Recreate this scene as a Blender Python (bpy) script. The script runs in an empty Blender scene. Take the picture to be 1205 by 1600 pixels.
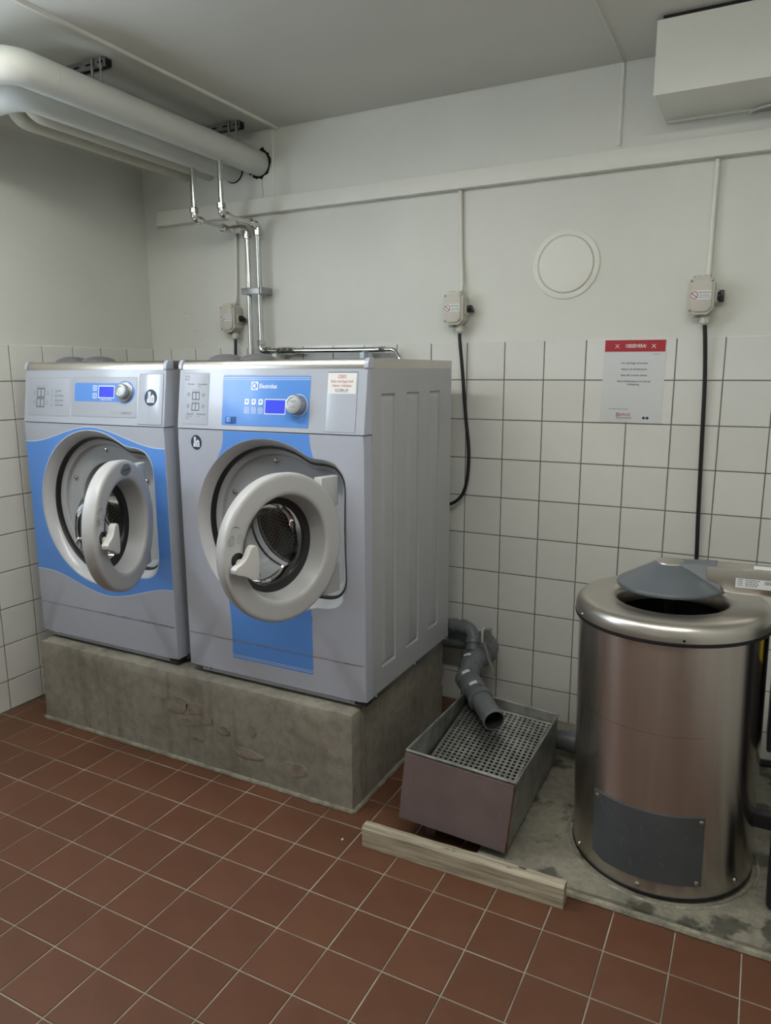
import bpy, bmesh, math, random
from mathutils import Vector, Matrix, noise
from mathutils.geometry import tessellate_polygon
from math import sin, cos, pi, sqrt, radians, atan2, hypot

random.seed(7)
sc = bpy.context.scene
COL = sc.collection

# ---------------------------------------------------------------- camera
F_PX = 1134.93
cam_d = bpy.data.cameras.new('camera')
cam_d.sensor_fit = 'HORIZONTAL'
cam_d.sensor_width = 36.0
cam_d.lens = 36.0 * F_PX / 1205.0
cam_d.clip_start = 0.02
cam = bpy.data.objects.new('camera', cam_d)
COL.objects.link(cam)
CR = ((0.88785917, 0.46010382, -0.00325029),
      (0.08432618, -0.16965996, -0.98188828),
      (-0.452322, 0.87150443, -0.18943295))
CC = (2.6999, -2.7237, 1.3853)
cam.matrix_world = Matrix(((CR[0][0], -CR[1][0], -CR[2][0], CC[0]),
                           (CR[0][1], -CR[1][1], -CR[2][1], CC[1]),
                           (CR[0][2], -CR[1][2], -CR[2][2], CC[2]),
                           (0, 0, 0, 1)))
sc.camera = cam

# ---------------------------------------------------------------- world, light levels, exposure
wd = bpy.data.worlds.new('world')
sc.world = wd
wd.use_nodes = True
wd.node_tree.nodes['Background'].inputs[0].default_value = (0.62, 0.74, 1.0, 1)
wd.node_tree.nodes['Background'].inputs[1].default_value = 1.0
LAMP_COL = (1.0, 0.985, 0.92)
LAMP_STRENGTH = 28.0
DAY_COL = (0.74, 0.86, 1.0)
DAY_STRENGTH = 10.0
sc.view_settings.view_transform = 'Standard'
sc.view_settings.look = 'None'
sc.view_settings.exposure = 0.0
sc.view_settings.gamma = 1.0
sc.view_settings.use_curve_mapping = False
sc.cycles.caustics_reflective = False
sc.cycles.caustics_refractive = False

ROOM_X = 3.62
ROOM_Y = -3.7
CEIL = 2.395


def in_view(p, m=0.0):
    d = [p[i] - CC[i] for i in range(3)]
    x, y, z = [sum(CR[r][i] * d[i] for i in range(3)) for r in range(3)]
    if z < 0.05:
        return False
    u, v = 602.5 + F_PX * x / z, 800 + F_PX * y / z
    return -m <= u <= 1205 + m and -m <= v <= 1600 + m


# ---------------------------------------------------------------- materials
MATS = {}


def mat(name, col, rough=0.5, metal=0.0, var=0.0, vscale=8.0, bump=0.0, bscale=60.0, spec=0.5, rnd=0.0,
        coat=0.0, emit=None, estr=0.0, trans=0.0, ior=1.45, stretch=(1, 1, 1), dark=None, rvar=0.0, aniso=0.0, alpha=1.0):
    """procedural principled material: noise colour variation, noise bump, per-object random value"""
    if name in MATS:
        return MATS[name]
    m = bpy.data.materials.new(name)
    m.use_nodes = True
    nt = m.node_tree
    N, L = nt.nodes, nt.links
    b = N['Principled BSDF']
    b.inputs['Roughness'].default_value = rough
    b.inputs['Metallic'].default_value = metal
    b.inputs['Specular IOR Level'].default_value = spec
    b.inputs['Coat Weight'].default_value = coat
    b.inputs['Coat Roughness'].default_value = 0.12
    b.inputs['Transmission Weight'].default_value = trans
    b.inputs['IOR'].default_value = ior
    b.inputs['Alpha'].default_value = alpha
    if aniso:
        b.inputs['Anisotropic'].default_value = aniso
        b.inputs['Anisotropic Rotation'].default_value = 0.25
        tg = N.new('ShaderNodeTangent')
        tg.direction_type = 'RADIAL'
        tg.axis = 'Z'
        L.new(tg.outputs[0], b.inputs['Tangent'])
    tc = N.new('ShaderNodeTexCoord')
    mp = N.new('ShaderNodeMapping')
    mp.inputs['Scale'].default_value = stretch
    L.new(tc.outputs['Object'], mp.inputs['Vector'])
    rgb = N.new('ShaderNodeRGB')
    rgb.outputs[0].default_value = (*col, 1)
    out = rgb.outputs[0]
    if var or dark:
        nz = N.new('ShaderNodeTexNoise')
        nz.inputs['Scale'].default_value = vscale
        nz.inputs['Detail'].default_value = 6
        nz.inputs['Roughness'].default_value = 0.6
        L.new(mp.outputs[0], nz.inputs['Vector'])
        rp = N.new('ShaderNodeValToRGB')
        rp.color_ramp.elements[0].position = 0.36
        rp.color_ramp.elements[1].position = 0.64
        d = dark if dark else [c * (1 - var) for c in col]
        rp.color_ramp.elements[0].color = (*d, 1)
        rp.color_ramp.elements[1].color = (*[min(1, c * (1 + var * .6)) for c in col], 1)
        L.new(nz.outputs[0], rp.inputs[0])
        out = rp.outputs[0]
        if rvar:
            mr = N.new('ShaderNodeMapRange')
            mr.inputs[3].default_value = rough - rvar
            mr.inputs[4].default_value = rough + rvar
            L.new(nz.outputs[0], mr.inputs[0])
            L.new(mr.outputs[0], b.inputs['Roughness'])
    if rnd:
        oi = N.new('ShaderNodeObjectInfo')
        mr = N.new('ShaderNodeMapRange')
        mr.inputs[3].default_value = 1 - rnd
        mr.inputs[4].default_value = 1 + rnd
        L.new(oi.outputs['Random'], mr.inputs[0])
        hs = N.new('ShaderNodeHueSaturation')
        L.new(mr.outputs[0], hs.inputs['Value'])
        L.new(out, hs.inputs['Color'])
        out = hs.outputs[0]
    L.new(out, b.inputs['Base Color'])
    if bump:
        nb = N.new('ShaderNodeTexNoise')
        nb.inputs['Scale'].default_value = bscale
        nb.inputs['Detail'].default_value = 4
        L.new(mp.outputs[0], nb.inputs['Vector'])
        bp = N.new('ShaderNodeBump')
        bp.inputs['Strength'].default_value = bump
        bp.inputs['Distance'].default_value = 0.003
        L.new(nb.outputs[0], bp.inputs['Height'])
        L.new(bp.outputs[0], b.inputs['Normal'])
    if emit:
        b.inputs['Emission Color'].default_value = (*emit, 1)
        b.inputs['Emission Strength'].default_value = estr
    MATS[name] = m
    return m


def M(name):
    return MATS[name]


mat('wall_paint', (0.71, 0.72, 0.67), 0.42, var=0.03, vscale=3, bump=0.12, bscale=28, spec=0.35)
mat('ceiling_paint', (0.70, 0.70, 0.65), 0.6, var=0.03, vscale=2, bump=0.1, bscale=40, spec=0.3)
mat('trim_paint', (0.78, 0.78, 0.72), 0.4, var=0.02, bump=0.06, bscale=40)
mat('wall_tile', (0.74, 0.745, 0.71), 0.16, var=0.025, vscale=5, rnd=0.035, spec=0.55, bump=0.05, bscale=6)
mat('wall_grout', (0.165, 0.16, 0.14), 0.9, var=0.25, vscale=14)
mat('floor_tile', (0.130, 0.057, 0.032), 0.42, var=0.09, vscale=7, rnd=0.07, spec=0.4, bump=0.1, bscale=90, rvar=0.08)
mat('floor_grout', (0.33, 0.31, 0.25), 0.9, var=0.4, vscale=7)
mat('machine_grey', (0.405, 0.43, 0.505), 0.3, var=0.02, vscale=5, spec=0.5, coat=0.25)
mat('machine_side', (0.40, 0.41, 0.43), 0.27, var=0.03, vscale=4, spec=0.5, coat=0.25)
mat('fascia_grey', (0.42, 0.455, 0.53), 0.26, spec=0.55, coat=0.3)
mat('panel_grey', (0.385, 0.415, 0.475), 0.3, spec=0.5)
mat('flap_grey', (0.44, 0.48, 0.56), 0.18, spec=0.6, coat=0.5)
mat('blue_film', (0.10, 0.275, 0.72), 0.3, var=0.03, vscale=3, spec=0.5, coat=0.2)
mat('blue_dark', (0.03, 0.10, 0.28), 0.4)
mat('pale_line', (0.62, 0.70, 0.82), 0.4)
mat('door_grey', (0.47, 0.475, 0.48), 0.36, spec=0.5)
mat('handle_grey', (0.60, 0.60, 0.585), 0.4)
mat('recess_grey', (0.36, 0.37, 0.39), 0.38, spec=0.5)
mat('bezel_grey', (0.50, 0.51, 0.53), 0.3, spec=0.5, coat=0.2)
mat('rubber', (0.012, 0.012, 0.014), 0.45)
mat('black_plastic', (0.014, 0.014, 0.018), 0.35)
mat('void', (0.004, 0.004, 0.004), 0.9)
mat('stainless', (0.56, 0.53, 0.49), 0.27, 1.0, var=0.05, vscale=10, aniso=0.0)
mat('stainless_shell', (0.54, 0.485, 0.455), 0.24, 1.0, var=0.05, vscale=3.5, stretch=(14, 14, 0.35), aniso=0.95, bump=0.0)
mat('stainless_rim', (0.56, 0.53, 0.49), 0.33, 1.0, var=0.06, vscale=9, rvar=0.05)
mat('steel_drum', (0.50, 0.50, 0.50), 0.25, 1.0)
mat('chrome', (0.62, 0.62, 0.60), 0.14, 1.0, var=0.12, vscale=20)
mat('knob_metal', (0.42, 0.42, 0.41), 0.42, 0.9)
mat('wall_speck', (0.42, 0.42, 0.37), 0.8)
mat('screw', (0.55, 0.54, 0.5), 0.25, 1.0)
mat('zinc', (0.38, 0.385, 0.39), 0.4, 1.0, var=0.2, vscale=30)
mat('galvanised', (0.40, 0.41, 0.39), 0.42, 0.85, var=0.35, vscale=16, rvar=0.1)
mat('perforated_steel', (0.46, 0.465, 0.45), 0.38, 0.9, var=0.3, vscale=11, rvar=0.1)
mat('front_board', (0.165, 0.122, 0.12), 0.5, var=0.12, vscale=9, bump=0.05, bscale=60)
mat('rust', (0.10, 0.05, 0.025), 0.9, var=0.5, vscale=40)
mat('pvc_grey', (0.135, 0.147, 0.16), 0.42, var=0.08, vscale=12)
mat('pvc_inside', (0.03, 0.032, 0.035), 0.6)
mat('sticker_white', (0.72, 0.73, 0.72), 0.45)
mat('paper', (0.66, 0.68, 0.69), 0.55)
mat('print_red', (0.42, 0.025, 0.035), 0.5)
mat('print_dark', (0.03, 0.03, 0.035), 0.6)
mat('print_grey', (0.16, 0.18, 0.21), 0.6)
mat('print_navy', (0.015, 0.035, 0.085), 0.45)
mat('print_crimson', (0.30, 0.03, 0.05), 0.6)
mat('print_white', (0.85, 0.88, 0.92), 0.45)
mat('print_yellow', (0.62, 0.50, 0.02), 0.5)
mat('screen', (0.03, 0.04, 0.35), 0.15, emit=(0.05, 0.09, 1.0), estr=0.55, spec=0.5)
mat('insulation_white', (0.66, 0.68, 0.64), 0.42, var=0.02, vscale=3, spec=0.4)
mat('insulation_cream', (0.60, 0.585, 0.50), 0.5, var=0.03, vscale=3)
mat('switch_cream', (0.55, 0.53, 0.46), 0.42, var=0.04, vscale=10)
mat('concrete_patch', (0.255, 0.222, 0.175), 0.9, var=0.28, vscale=26, bump=0.6, bscale=60)
mat('wood', (0.56, 0.50, 0.385), 0.8, dark=(0.28, 0.24, 0.175), vscale=9, stretch=(0.5, 9, 9), bump=0.4, bscale=30)
mat('cap_grey', (0.15, 0.155, 0.17), 0.4, var=0.1, vscale=30)
mat('lid_grey', (0.105, 0.122, 0.135), 0.36, var=0.05)
mat('plate_grey', (0.075, 0.085, 0.092), 0.42, var=0.15, vscale=6)
mat('scratch', (0.22, 0.23, 0.23), 0.6)
mat('scuff', (0.21, 0.205, 0.20), 0.7, var=0.3, vscale=60)
mat('lamp_body', (0.7, 0.7, 0.68), 0.5)
mat('lamp_diffuser', (0.8, 0.8, 0.75), 0.5, emit=LAMP_COL, estr=LAMP_STRENGTH)
mat('day_pane', (0.5, 0.6, 0.7), 0.3, emit=DAY_COL, estr=DAY_STRENGTH)
mat('bristle', (0.24, 0.24, 0.22), 0.7)
mat('clear_plastic', (0.55, 0.55, 0.52), 0.15, trans=0.55)


def glass_material():
    m = bpy.data.materials.new('door_glass')
    m.use_nodes = True
    nt = m.node_tree
    b = nt.nodes['Principled BSDF']
    out = nt.nodes['Material Output']
    b.inputs['Base Color'].default_value = (0.9, 0.93, 0.92, 1)
    b.inputs['Roughness'].default_value = 0.03
    tr = nt.nodes.new('ShaderNodeBsdfTransparent')
    tr.inputs[0].default_value = (0.86, 0.89, 0.88, 1)
    gl = nt.nodes.new('ShaderNodeBsdfGlossy')
    gl.inputs['Roughness'].default_value = 0.04
    fr = nt.nodes.new('ShaderNodeFresnel')
    fr.inputs[0].default_value = 1.5
    mx = nt.nodes.new('ShaderNodeMixShader')
    nt.links.new(fr.outputs[0], mx.inputs[0])
    nt.links.new(tr.outputs[0], mx.inputs[1])
    nt.links.new(gl.outputs[0], mx.inputs[2])
    nt.links.new(mx.outputs[0], out.inputs[0])
    MATS['door_glass'] = m


glass_material()


def concrete_material(name, light, dark, stain, pit=0.35, scale=3.0, lo=.42, hi=.6, streaks=True):
    """cast concrete: cloudy tone, run-down streaks, small pits and blotchy old stains"""
    m = bpy.data.materials.new(name)
    m.use_nodes = True
    nt = m.node_tree
    N, L = nt.nodes, nt.links
    b = N['Principled BSDF']
    b.inputs['Roughness'].default_value = 0.85
    b.inputs['Specular IOR Level'].default_value = 0.3
    tc = N.new('ShaderNodeTexCoord')

    def nz(scale_, stretch=(1, 1, 1), detail=6, off=0.0):
        mp = N.new('ShaderNodeMapping')
        mp.inputs['Scale'].default_value = stretch
        mp.inputs['Location'].default_value = (off, off * .7, 0)
        L.new(tc.outputs['Object'], mp.inputs[0])
        n = N.new('ShaderNodeTexNoise')
        n.inputs['Scale'].default_value = scale_
        n.inputs['Detail'].default_value = detail
        n.inputs['Roughness'].default_value = 0.62
        L.new(mp.outputs[0], n.inputs['Vector'])
        return n.outputs[0]

    def ramp(src, p0, c0, p1, c1):
        rp = N.new('ShaderNodeValToRGB')
        rp.color_ramp.elements[0].position = p0
        rp.color_ramp.elements[1].position = p1
        rp.color_ramp.elements[0].color = (*c0, 1)
        rp.color_ramp.elements[1].color = (*c1, 1)
        L.new(src, rp.inputs[0])
        return rp.outputs[0]

    def mul(a, c, fac=1.0):
        mx = N.new('ShaderNodeMix')
        mx.data_type = 'RGBA'
        mx.blend_type = 'MULTIPLY'
        mx.inputs['Factor'].default_value = fac
        L.new(a, mx.inputs['A'])
        L.new(c, mx.inputs['B'])
        return mx.outputs['Result']
    col = ramp(nz(scale), .35, dark, .65, light)
    col = mul(col, ramp(nz(scale * 9, off=3), .3, (.78, .78, .76), .6, (1.08, 1.07, 1.05)))
    if streaks:
        col = mul(col, ramp(nz(9, (1.6, 1.6, .12), 4, 5), .28, (.72, .72, .68), .46, (1, 1, 1)))
    col = mul(col, ramp(nz(scale * 1.7, off=9), lo, stain, hi, (1, 1, 1)))
    vo = N.new('ShaderNodeTexVoronoi')
    vo.inputs['Scale'].default_value = 34
    L.new(tc.outputs['Object'], vo.inputs['Vector'])
    col = mul(col, ramp(vo.outputs['Distance'], .035, (pit, pit, pit), .085, (1, 1, 1)))
    L.new(col, b.inputs['Base Color'])
    bp = N.new('ShaderNodeBump')
    bp.inputs['Strength'].default_value = 0.45
    bp.inputs['Distance'].default_value = 0.003
    L.new(nz(60, off=2), bp.inputs['Height'])
    L.new(bp.outputs[0], b.inputs['Normal'])
    MATS[name] = m


concrete_material('concrete', (0.315, 0.293, 0.25), (0.24, 0.223, 0.19), (.84, .84, .80), lo=.36, hi=.5)
concrete_material('concrete_pad', (0.30, 0.283, 0.228), (0.20, 0.19, 0.155), (.36, .37, .36), scale=4.2, lo=.40, hi=.47, streaks=False)
concrete_material('mortar', (0.34, 0.325, 0.27), (0.25, 0.235, 0.19), (.7, .7, .68), scale=14, streaks=False)


def drum_material():
    """steel with rows of small round perforations, from polar coordinates of the drum (own axis = local Y)"""
    m = bpy.data.materials.new('drum_perforated')
    m.use_nodes = True
    nt = m.node_tree
    N, L = nt.nodes, nt.links
    b = N['Principled BSDF']
    b.inputs['Metallic'].default_value = 0.9
    b.inputs['Roughness'].default_value = 0.32
    uv = N.new('ShaderNodeUVMap')
    uv.uv_map = 'UVMap'

    def mth(op, a, b_=None):
        n = N.new('ShaderNodeMath')
        n.operation = op
        for k, v in ((0, a), (1, b_)):
            if v is None:
                continue
            if isinstance(v, (int, float)):
                n.inputs[k].default_value = v
            else:
                L.new(v, n.inputs[k])
        return n.outputs[0]
    sep = N.new('ShaderNodeSeparateXYZ')
    L.new(uv.outputs[0], sep.inputs[0])
    row = mth('FLOOR', sep.outputs[1])
    off = mth('MULTIPLY', mth('MODULO', row, 2.0), 0.5)
    fx = mth('SUBTRACT', mth('FRACT', mth('ADD', sep.outputs[0], off)), 0.5)
    fy = mth('SUBTRACT', mth('FRACT', sep.outputs[1]), 0.5)
    d = mth('SQRT', mth('ADD', mth('MULTIPLY', fx, fx), mth('MULTIPLY', fy, fy)))
    hole = mth('LESS_THAN', d, 0.27)
    mx = N.new('ShaderNodeMix')
    mx.data_type = 'RGBA'
    mx.inputs['A'].default_value = (0.42, 0.42, 0.41, 1)
    mx.inputs['B'].default_value = (0.01, 0.01, 0.01, 1)
    L.new(hole, mx.inputs['Factor'])
    L.new(mx.outputs['Result'], b.inputs['Base Color'])
    L.new(mth('SUBTRACT', 0.9, mth('MULTIPLY', hole, 0.9)), b.inputs['Metallic'])
    MATS['drum_perforated'] = m


drum_material()


# ---------------------------------------------------------------- mesh builder
class Fr:
    """frame: (u, v, w) -> o + u*ux + v*uy + w*uw"""

    def __init__(s, o=(0, 0, 0), ux=(1, 0, 0), uy=(0, 1, 0), uw=(0, 0, 1)):
        s.o, s.ux, s.uy, s.uw = Vector(o), Vector(ux), Vector(uy), Vector(uw)

    def __call__(s, p):
        return s.o + s.ux * p[0] + s.uy * p[1] + s.uw * (p[2] if len(p) > 2 else 0)


ID = Fr()


def fillet(path, rad, seg=6):
    """round the corners of a 3-D polyline"""
    P = [Vector(p) for p in path]
    out = [P[0]]
    for i in range(1, len(P) - 1):
        a, b, c = P[i - 1], P[i], P[i + 1]
        d1, d2 = (a - b), (c - b)
        l1, l2 = d1.length, d2.length
        d1.normalize()
        d2.normalize()
        ang = d1.angle(d2)
        if ang > pi - 0.02:
            out.append(b)
            continue
        t = min(rad / math.tan(ang / 2), l1 * 0.49, l2 * 0.49)
        r = t * math.tan(ang / 2)
        bis = (d1 + d2).normalized()
        cen = b + bis * (r / sin(ang / 2))
        s0, s1 = b + d1 * t - cen, b + d2 * t - cen
        tot = s0.angle(s1)
        ax = s0.cross(s1).normalized()
        for k in range(seg + 1):
            out.append(cen + Matrix.Rotation(tot * k / seg, 3, ax) @ s0)
    out.append(P[-1])
    return out


class MB:
    def __init__(s):
        s.v, s.f, s.uv = [], [], None

    def add(s, verts, faces, fr=ID):
        n = len(s.v)
        s.v += [fr(p) for p in verts]
        s.f += [[i + n for i in f] for f in faces]
        return s

    def box(s, x0, x1, y0, y1, z0, z1, fr=ID):
        V = [(x, y, z) for z in (z0, z1) for y in (y0, y1) for x in (x0, x1)]
        return s.add(V, [(0, 2, 3, 1), (4, 5, 7, 6), (0, 1, 5, 4), (2, 6, 7, 3), (0, 4, 6, 2), (1, 3, 7, 5)], fr)

    def loft(s, rings, close_u=True, cap0=False, cap1=False, fr=ID):
        n = len(rings[0])
        V = [p for r in rings for p in r]
        Fc = []
        for k in range(len(rings) - 1):
            for i in range(n if close_u else n - 1):
                j = (i + 1) % n
                Fc.append((k * n + i, k * n + j, (k + 1) * n + j, (k + 1) * n + i))
        if cap0:
            Fc.append(tuple(range(n))[::-1])
        if cap1:
            b = (len(rings) - 1) * n
            Fc.append(tuple(range(b, b + n)))
        return s.add(V, Fc, fr)

    def tube(s, path, r, n=14, cap=True, rad=0.0, seg=6, fr=ID, flat=None):
        P = [Vector(p) for p in path]
        R = list(r) if isinstance(r, (list, tuple)) else [r] * len(P)
        if rad:
            Q = fillet(P, rad, seg)
            if isinstance(r, (list, tuple)):
                lens = [0]
                for a, b in zip(Q[:-1], Q[1:]):
                    lens.append(lens[-1] + (b - a).length)
                R = [R[min(int(l / lens[-1] * (len(R) - 1) + .5), len(R) - 1)] for l in lens]
            else:
                R = [r] * len(Q)
            P = Q
        T = []
        for i in range(len(P)):
            a = P[max(0, i - 1)]
            b = P[min(len(P) - 1, i + 1)]
            T.append((b - a).normalized())
        up = Vector((0, 0, 1)) if abs(T[0].z) < 0.9 else Vector((0, 1, 0))
        nx = T[0].cross(up).normalized()
        rings = []
        for i in range(len(P)):
            nx = (nx - T[i] * nx.dot(T[i])).normalized()
            ny = T[i].cross(nx)
            e = flat or 1.0
            rings.append([P[i] + nx * (R[i] * cos(2 * pi * k / n)) + ny * (R[i] * e * sin(2 * pi * k / n)) for k in range(n)])
        return s.loft(rings, True, cap, cap, fr)

    def cyl(s, p0, p1, r0, r1=None, n=20, cap=True, fr=ID):
        return s.tube([p0, p1], [r0, r0 if r1 is None else r1], n, cap, fr=fr)

    def lathe(s, prof, n=48, fr=ID, a0=0.0, a1=2 * pi, cap0=False, cap1=False):
        """profile of (radius, height) about the frame's uw axis"""
        full = abs(a1 - a0 - 2 * pi) < 1e-6
        m = n if full else n + 1
        rings = []
        for r, h in prof:
            rings.append([(r * cos(a0 + (a1 - a0) * k / n), r * sin(a0 + (a1 - a0) * k / n), h) for k in range(m)])
        return s.loft(rings, full, cap0, cap1, fr)

    def prism(s, poly, w0, w1, holes=(), fr=ID):
        """2-D outline (u, v) with holes, extruded from w0 to w1"""
        loops = [list(poly)] + [list(h) for h in holes]
        flat = [p for lp in loops for p in lp]
        tris = tessellate_polygon([[Vector((p[0], p[1], 0)) for p in lp] for lp in loops])
        n = len(flat)
        V = [(p[0], p[1], w0) for p in flat] + [(p[0], p[1], w1) for p in flat]
        Fc = [tuple(t) for t in tris] + [tuple(i + n for i in t[::-1]) for t in tris]
        b = 0
        for lp in loops:
            k = len(lp)
            for i in range(k):
                j = (i + 1) % k
                Fc.append((b + i, b + j, b + j + n, b + i + n))
            b += k
        return s.add(V, Fc, fr)

    def flat(s, poly, w, holes=(), fr=ID):
        loops = [list(poly)] + [list(h) for h in holes]
        flat = [p for lp in loops for p in lp]
        tris = tessellate_polygon([[Vector((p[0], p[1], 0)) for p in lp] for lp in loops])
        return s.add([(p[0], p[1], w) for p in flat], [tuple(t) for t in tris], fr)

    def text(s, txt, size, u, v, w, fr=ID, align='CENTER', bold=0.0, sx=1.0):
        V, Fc = text_mesh(txt, align, bold)
        return s.add([(u + x * size * sx, v + y * size, w) for x, y in V], Fc, fr)

    def build(s, name, material, parent=None, bevel=0.0, seg=2, smooth=True, sharp=35, recalc=True, uv=None, jitter=None):
        me = bpy.data.meshes.new(name)
        me.from_pydata([tuple(p) for p in s.v], [], s.f)
        bm = bmesh.new()
        bm.from_mesh(me)
        bmesh.ops.remove_doubles(bm, verts=bm.verts, dist=1e-6)
        if recalc:
            bmesh.ops.recalc_face_normals(bm, faces=bm.faces)
        if bevel:
            ed = [e for e in bm.edges if len(e.link_faces) == 2 and e.calc_face_angle(0) > radians(30)]
            bmesh.ops.bevel(bm, geom=ed, offset=bevel, segments=seg, profile=0.6, affect='EDGES', clamp_overlap=True)
        if jitter:
            jitter(bm)
        bm.to_mesh(me)
        bm.free()
        if smooth:
            me.polygons.foreach_set('use_smooth', [True] * len(me.polygons))
            me.set_sharp_from_angle(angle=radians(sharp))
        me.materials.append(M(material) if isinstance(material, str) else material)
        return link(name, me, parent)


_txt = {}


def text_mesh(txt, align, bold):
    key = (txt, align, bold)
    if key not in _txt:
        cu = bpy.data.curves.new('t', 'FONT')
        cu.body = txt
        cu.align_x = align
        cu.size = 1.0
        cu.resolution_u = 2
        cu.offset = bold
        ob = bpy.data.objects.new('t', cu)
        COL.objects.link(ob)
        dg = bpy.context.evaluated_depsgraph_get()
        me = bpy.data.meshes.new_from_object(ob.evaluated_get(dg))
        _txt[key] = ([(v.co.x, v.co.y) for v in me.vertices], [tuple(p.vertices) for p in me.polygons])
        bpy.data.objects.remove(ob)
        bpy.data.curves.remove(cu)
        bpy.data.meshes.remove(me)
    return _txt[key]


def link(name, data, parent=None):
    o = bpy.data.objects.new(name, data)
    COL.objects.link(o)
    if parent is not None:
        o.parent = parent
    return o


def tag(o, label=None, cat=None, group=None, kind=None):
    if label:
        o['label'] = label
    if cat:
        o['category'] = cat
    if group:
        o['group'] = group
    if kind:
        o['kind'] = kind
    return o


def thing(name, loc, label, cat, group=None, rot=None):
    o = link(name, None)
    o.empty_display_size = 0.05
    o.location = loc
    if rot:
        o.rotation_euler = rot
    return tag(o, label, cat, group)


def rrect(x0, x1, y0, y1, r, n=5):
    P = []
    for cx, cy, a in ((x1 - r, y1 - r, 0), (x0 + r, y1 - r, pi / 2), (x0 + r, y0 + r, pi), (x1 - r, y0 + r, 1.5 * pi)):
        for k in range(n + 1):
            t = a + pi / 2 * k / n
            P.append((cx + r * cos(t), cy + r * sin(t)))
    return P


def ellipse(cx, cy, a, b, n=28):
    return [(cx + a * cos(2 * pi * k / n), cy + b * sin(2 * pi * k / n)) for k in range(n)]


def screw(parent, p, n, r=0.004, name='screw', m='screw'):
    """pan-head screw standing on a face: position p, outward normal n"""
    n = Vector(n).normalized()
    ux = n.orthogonal().normalized()
    mb = MB().lathe([(r, 0), (r * .95, r * .35), (r * .6, r * .6), (r * .28, r * .62), (r * .24, r * .3), (0.00001, r * .28)], 14,
                    Fr(p, ux, n.cross(ux), n))
    return mb.build(name, m, parent)


# ================================================================ the room
TP = 0.153       # wall tile pitch
TX0 = 1.6475     # a vertical joint of the back wall
TZ1 = 1.3532     # first horizontal joint below the top of the tiling
TY0 = -0.7795    # a vertical joint of the left wall
TTOP = 1.497
PLX0, PLX1, PLY0, PLY1, PLZ = 0.185, 1.637, -0.908, -0.172, 0.333
PADX0, PADY0, PADZ = 2.065, -0.962, 0.022

floor = MB().box(0, ROOM_X, ROOM_Y, 0.0, -0.06, -0.0018).build('floor', 'floor_grout')
tag(floor, kind='structure')
ceiling = MB().box(0, ROOM_X, ROOM_Y, 0.0, CEIL, CEIL + 0.08).build('ceiling', 'ceiling_paint')
tag(ceiling, kind='structure')
wall_back = MB().box(-0.1, ROOM_X + 0.1, 0.0035, 0.13, -0.06, CEIL + 0.08).build('wall_back', 'wall_paint')
tag(wall_back, kind='structure')
# left wall with the opening of the daylight window
WY0, WY1, WZ0, WZ1 = -2.35, -1.45, 1.28, 2.12
mb = MB()
mb.box(-0.12, -0.0035, ROOM_Y, WY0, -0.06, CEIL + .08)
mb.box(-0.12, -0.0035, WY1, 0.0035, -0.06, CEIL + .08)
mb.box(-0.12, -0.0035, WY0, WY1, -0.06, WZ0)
mb.box(-0.12, -0.0035, WY0, WY1, WZ1, CEIL + .08)
wall_left = tag(mb.build('wall_left', 'wall_paint'), kind='structure')
wall_right = tag(MB().box(ROOM_X, ROOM_X + .1, ROOM_Y, 0.0035, -0.06, CEIL + .08).build('wall_right', 'wall_paint'), kind='structure')
wall_front = tag(MB().box(-0.12, ROOM_X + .1, ROOM_Y - .1, ROOM_Y, -0.06, CEIL + .08).build('wall_front', 'wall_paint'), kind='structure')

# grout beds behind the tiling
MB().box(0.0, ROOM_X, 0.0018, 0.0036, 0.0, TTOP - .002).build('grout', 'wall_grout', wall_back)
MB().box(-0.0036, -0.0018, ROOM_Y, 0.0, 0.0, TTOP - .002).box(-0.0036, -0.0018, ROOM_Y, WY0, 0, WZ0) \
    .build('grout', 'wall_grout', wall_left)

_tile_cache = {}


def tile_mesh(w, h, t, mname, b=0.0012):
    key = (round(w, 4), round(h, 4), mname)
    if key not in _tile_cache:
        me = bpy.data.meshes.new('tile')
        V = []
        for z, i in ((-t, 0), (-b, 0), (0, b)):
            V += [(-w / 2 + i, -h / 2 + i, z), (w / 2 - i, -h / 2 + i, z), (w / 2 - i, h / 2 - i, z), (-w / 2 + i, h / 2 - i, z)]
        Fc = []
        for k in range(2):
            for i in range(4):
                j = (i + 1) % 4
                Fc.append((k * 4 + i, k * 4 + j, k * 4 + 4 + j, k * 4 + 4 + i))
        Fc.append((8, 9, 10, 11))
        me.from_pydata(V, [], Fc)
        me.materials.append(M(mname))
        _tile_cache[key] = me
    return _tile_cache[key]


def merged(name, material, parent, items):
    """tiles beyond the individual ones, joined into one piece; items: (centre, ux, uy, n, w, h, t)"""
    mb = MB()
    for c, ux, uy, n, w, h, t in items:
        mb.add([(-w / 2, -h / 2, -t), (w / 2, -h / 2, -t), (w / 2, h / 2, -t), (-w / 2, h / 2, -t),
                (-w / 2 + .001, -h / 2 + .001, 0), (w / 2 - .001, -h / 2 + .001, 0), (w / 2 - .001, h / 2 - .001, 0), (-w / 2 + .001, h / 2 - .001, 0)],
               [(4, 5, 6, 7), (0, 1, 5, 4), (1, 2, 6, 5), (2, 3, 7, 6), (3, 0, 4, 7)], Fr(c, ux, uy, n))
    o = mb.build(name, material, parent, smooth=False, recalc=False)
    return tag(o, kind='stuff')


rz = random.Random(3)
JW = 0.0036


def wall_rows():
    rows = [(TZ1 + JW / 2, TTOP)]
    z = TZ1
    while z > 0.02:
        lo = max(z - TP, 0.0)
        rows.append((lo + (JW / 2 if lo > 0 else 0.004), z - JW / 2))
        z -= TP
    return rows


ROWS = wall_rows()


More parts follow.
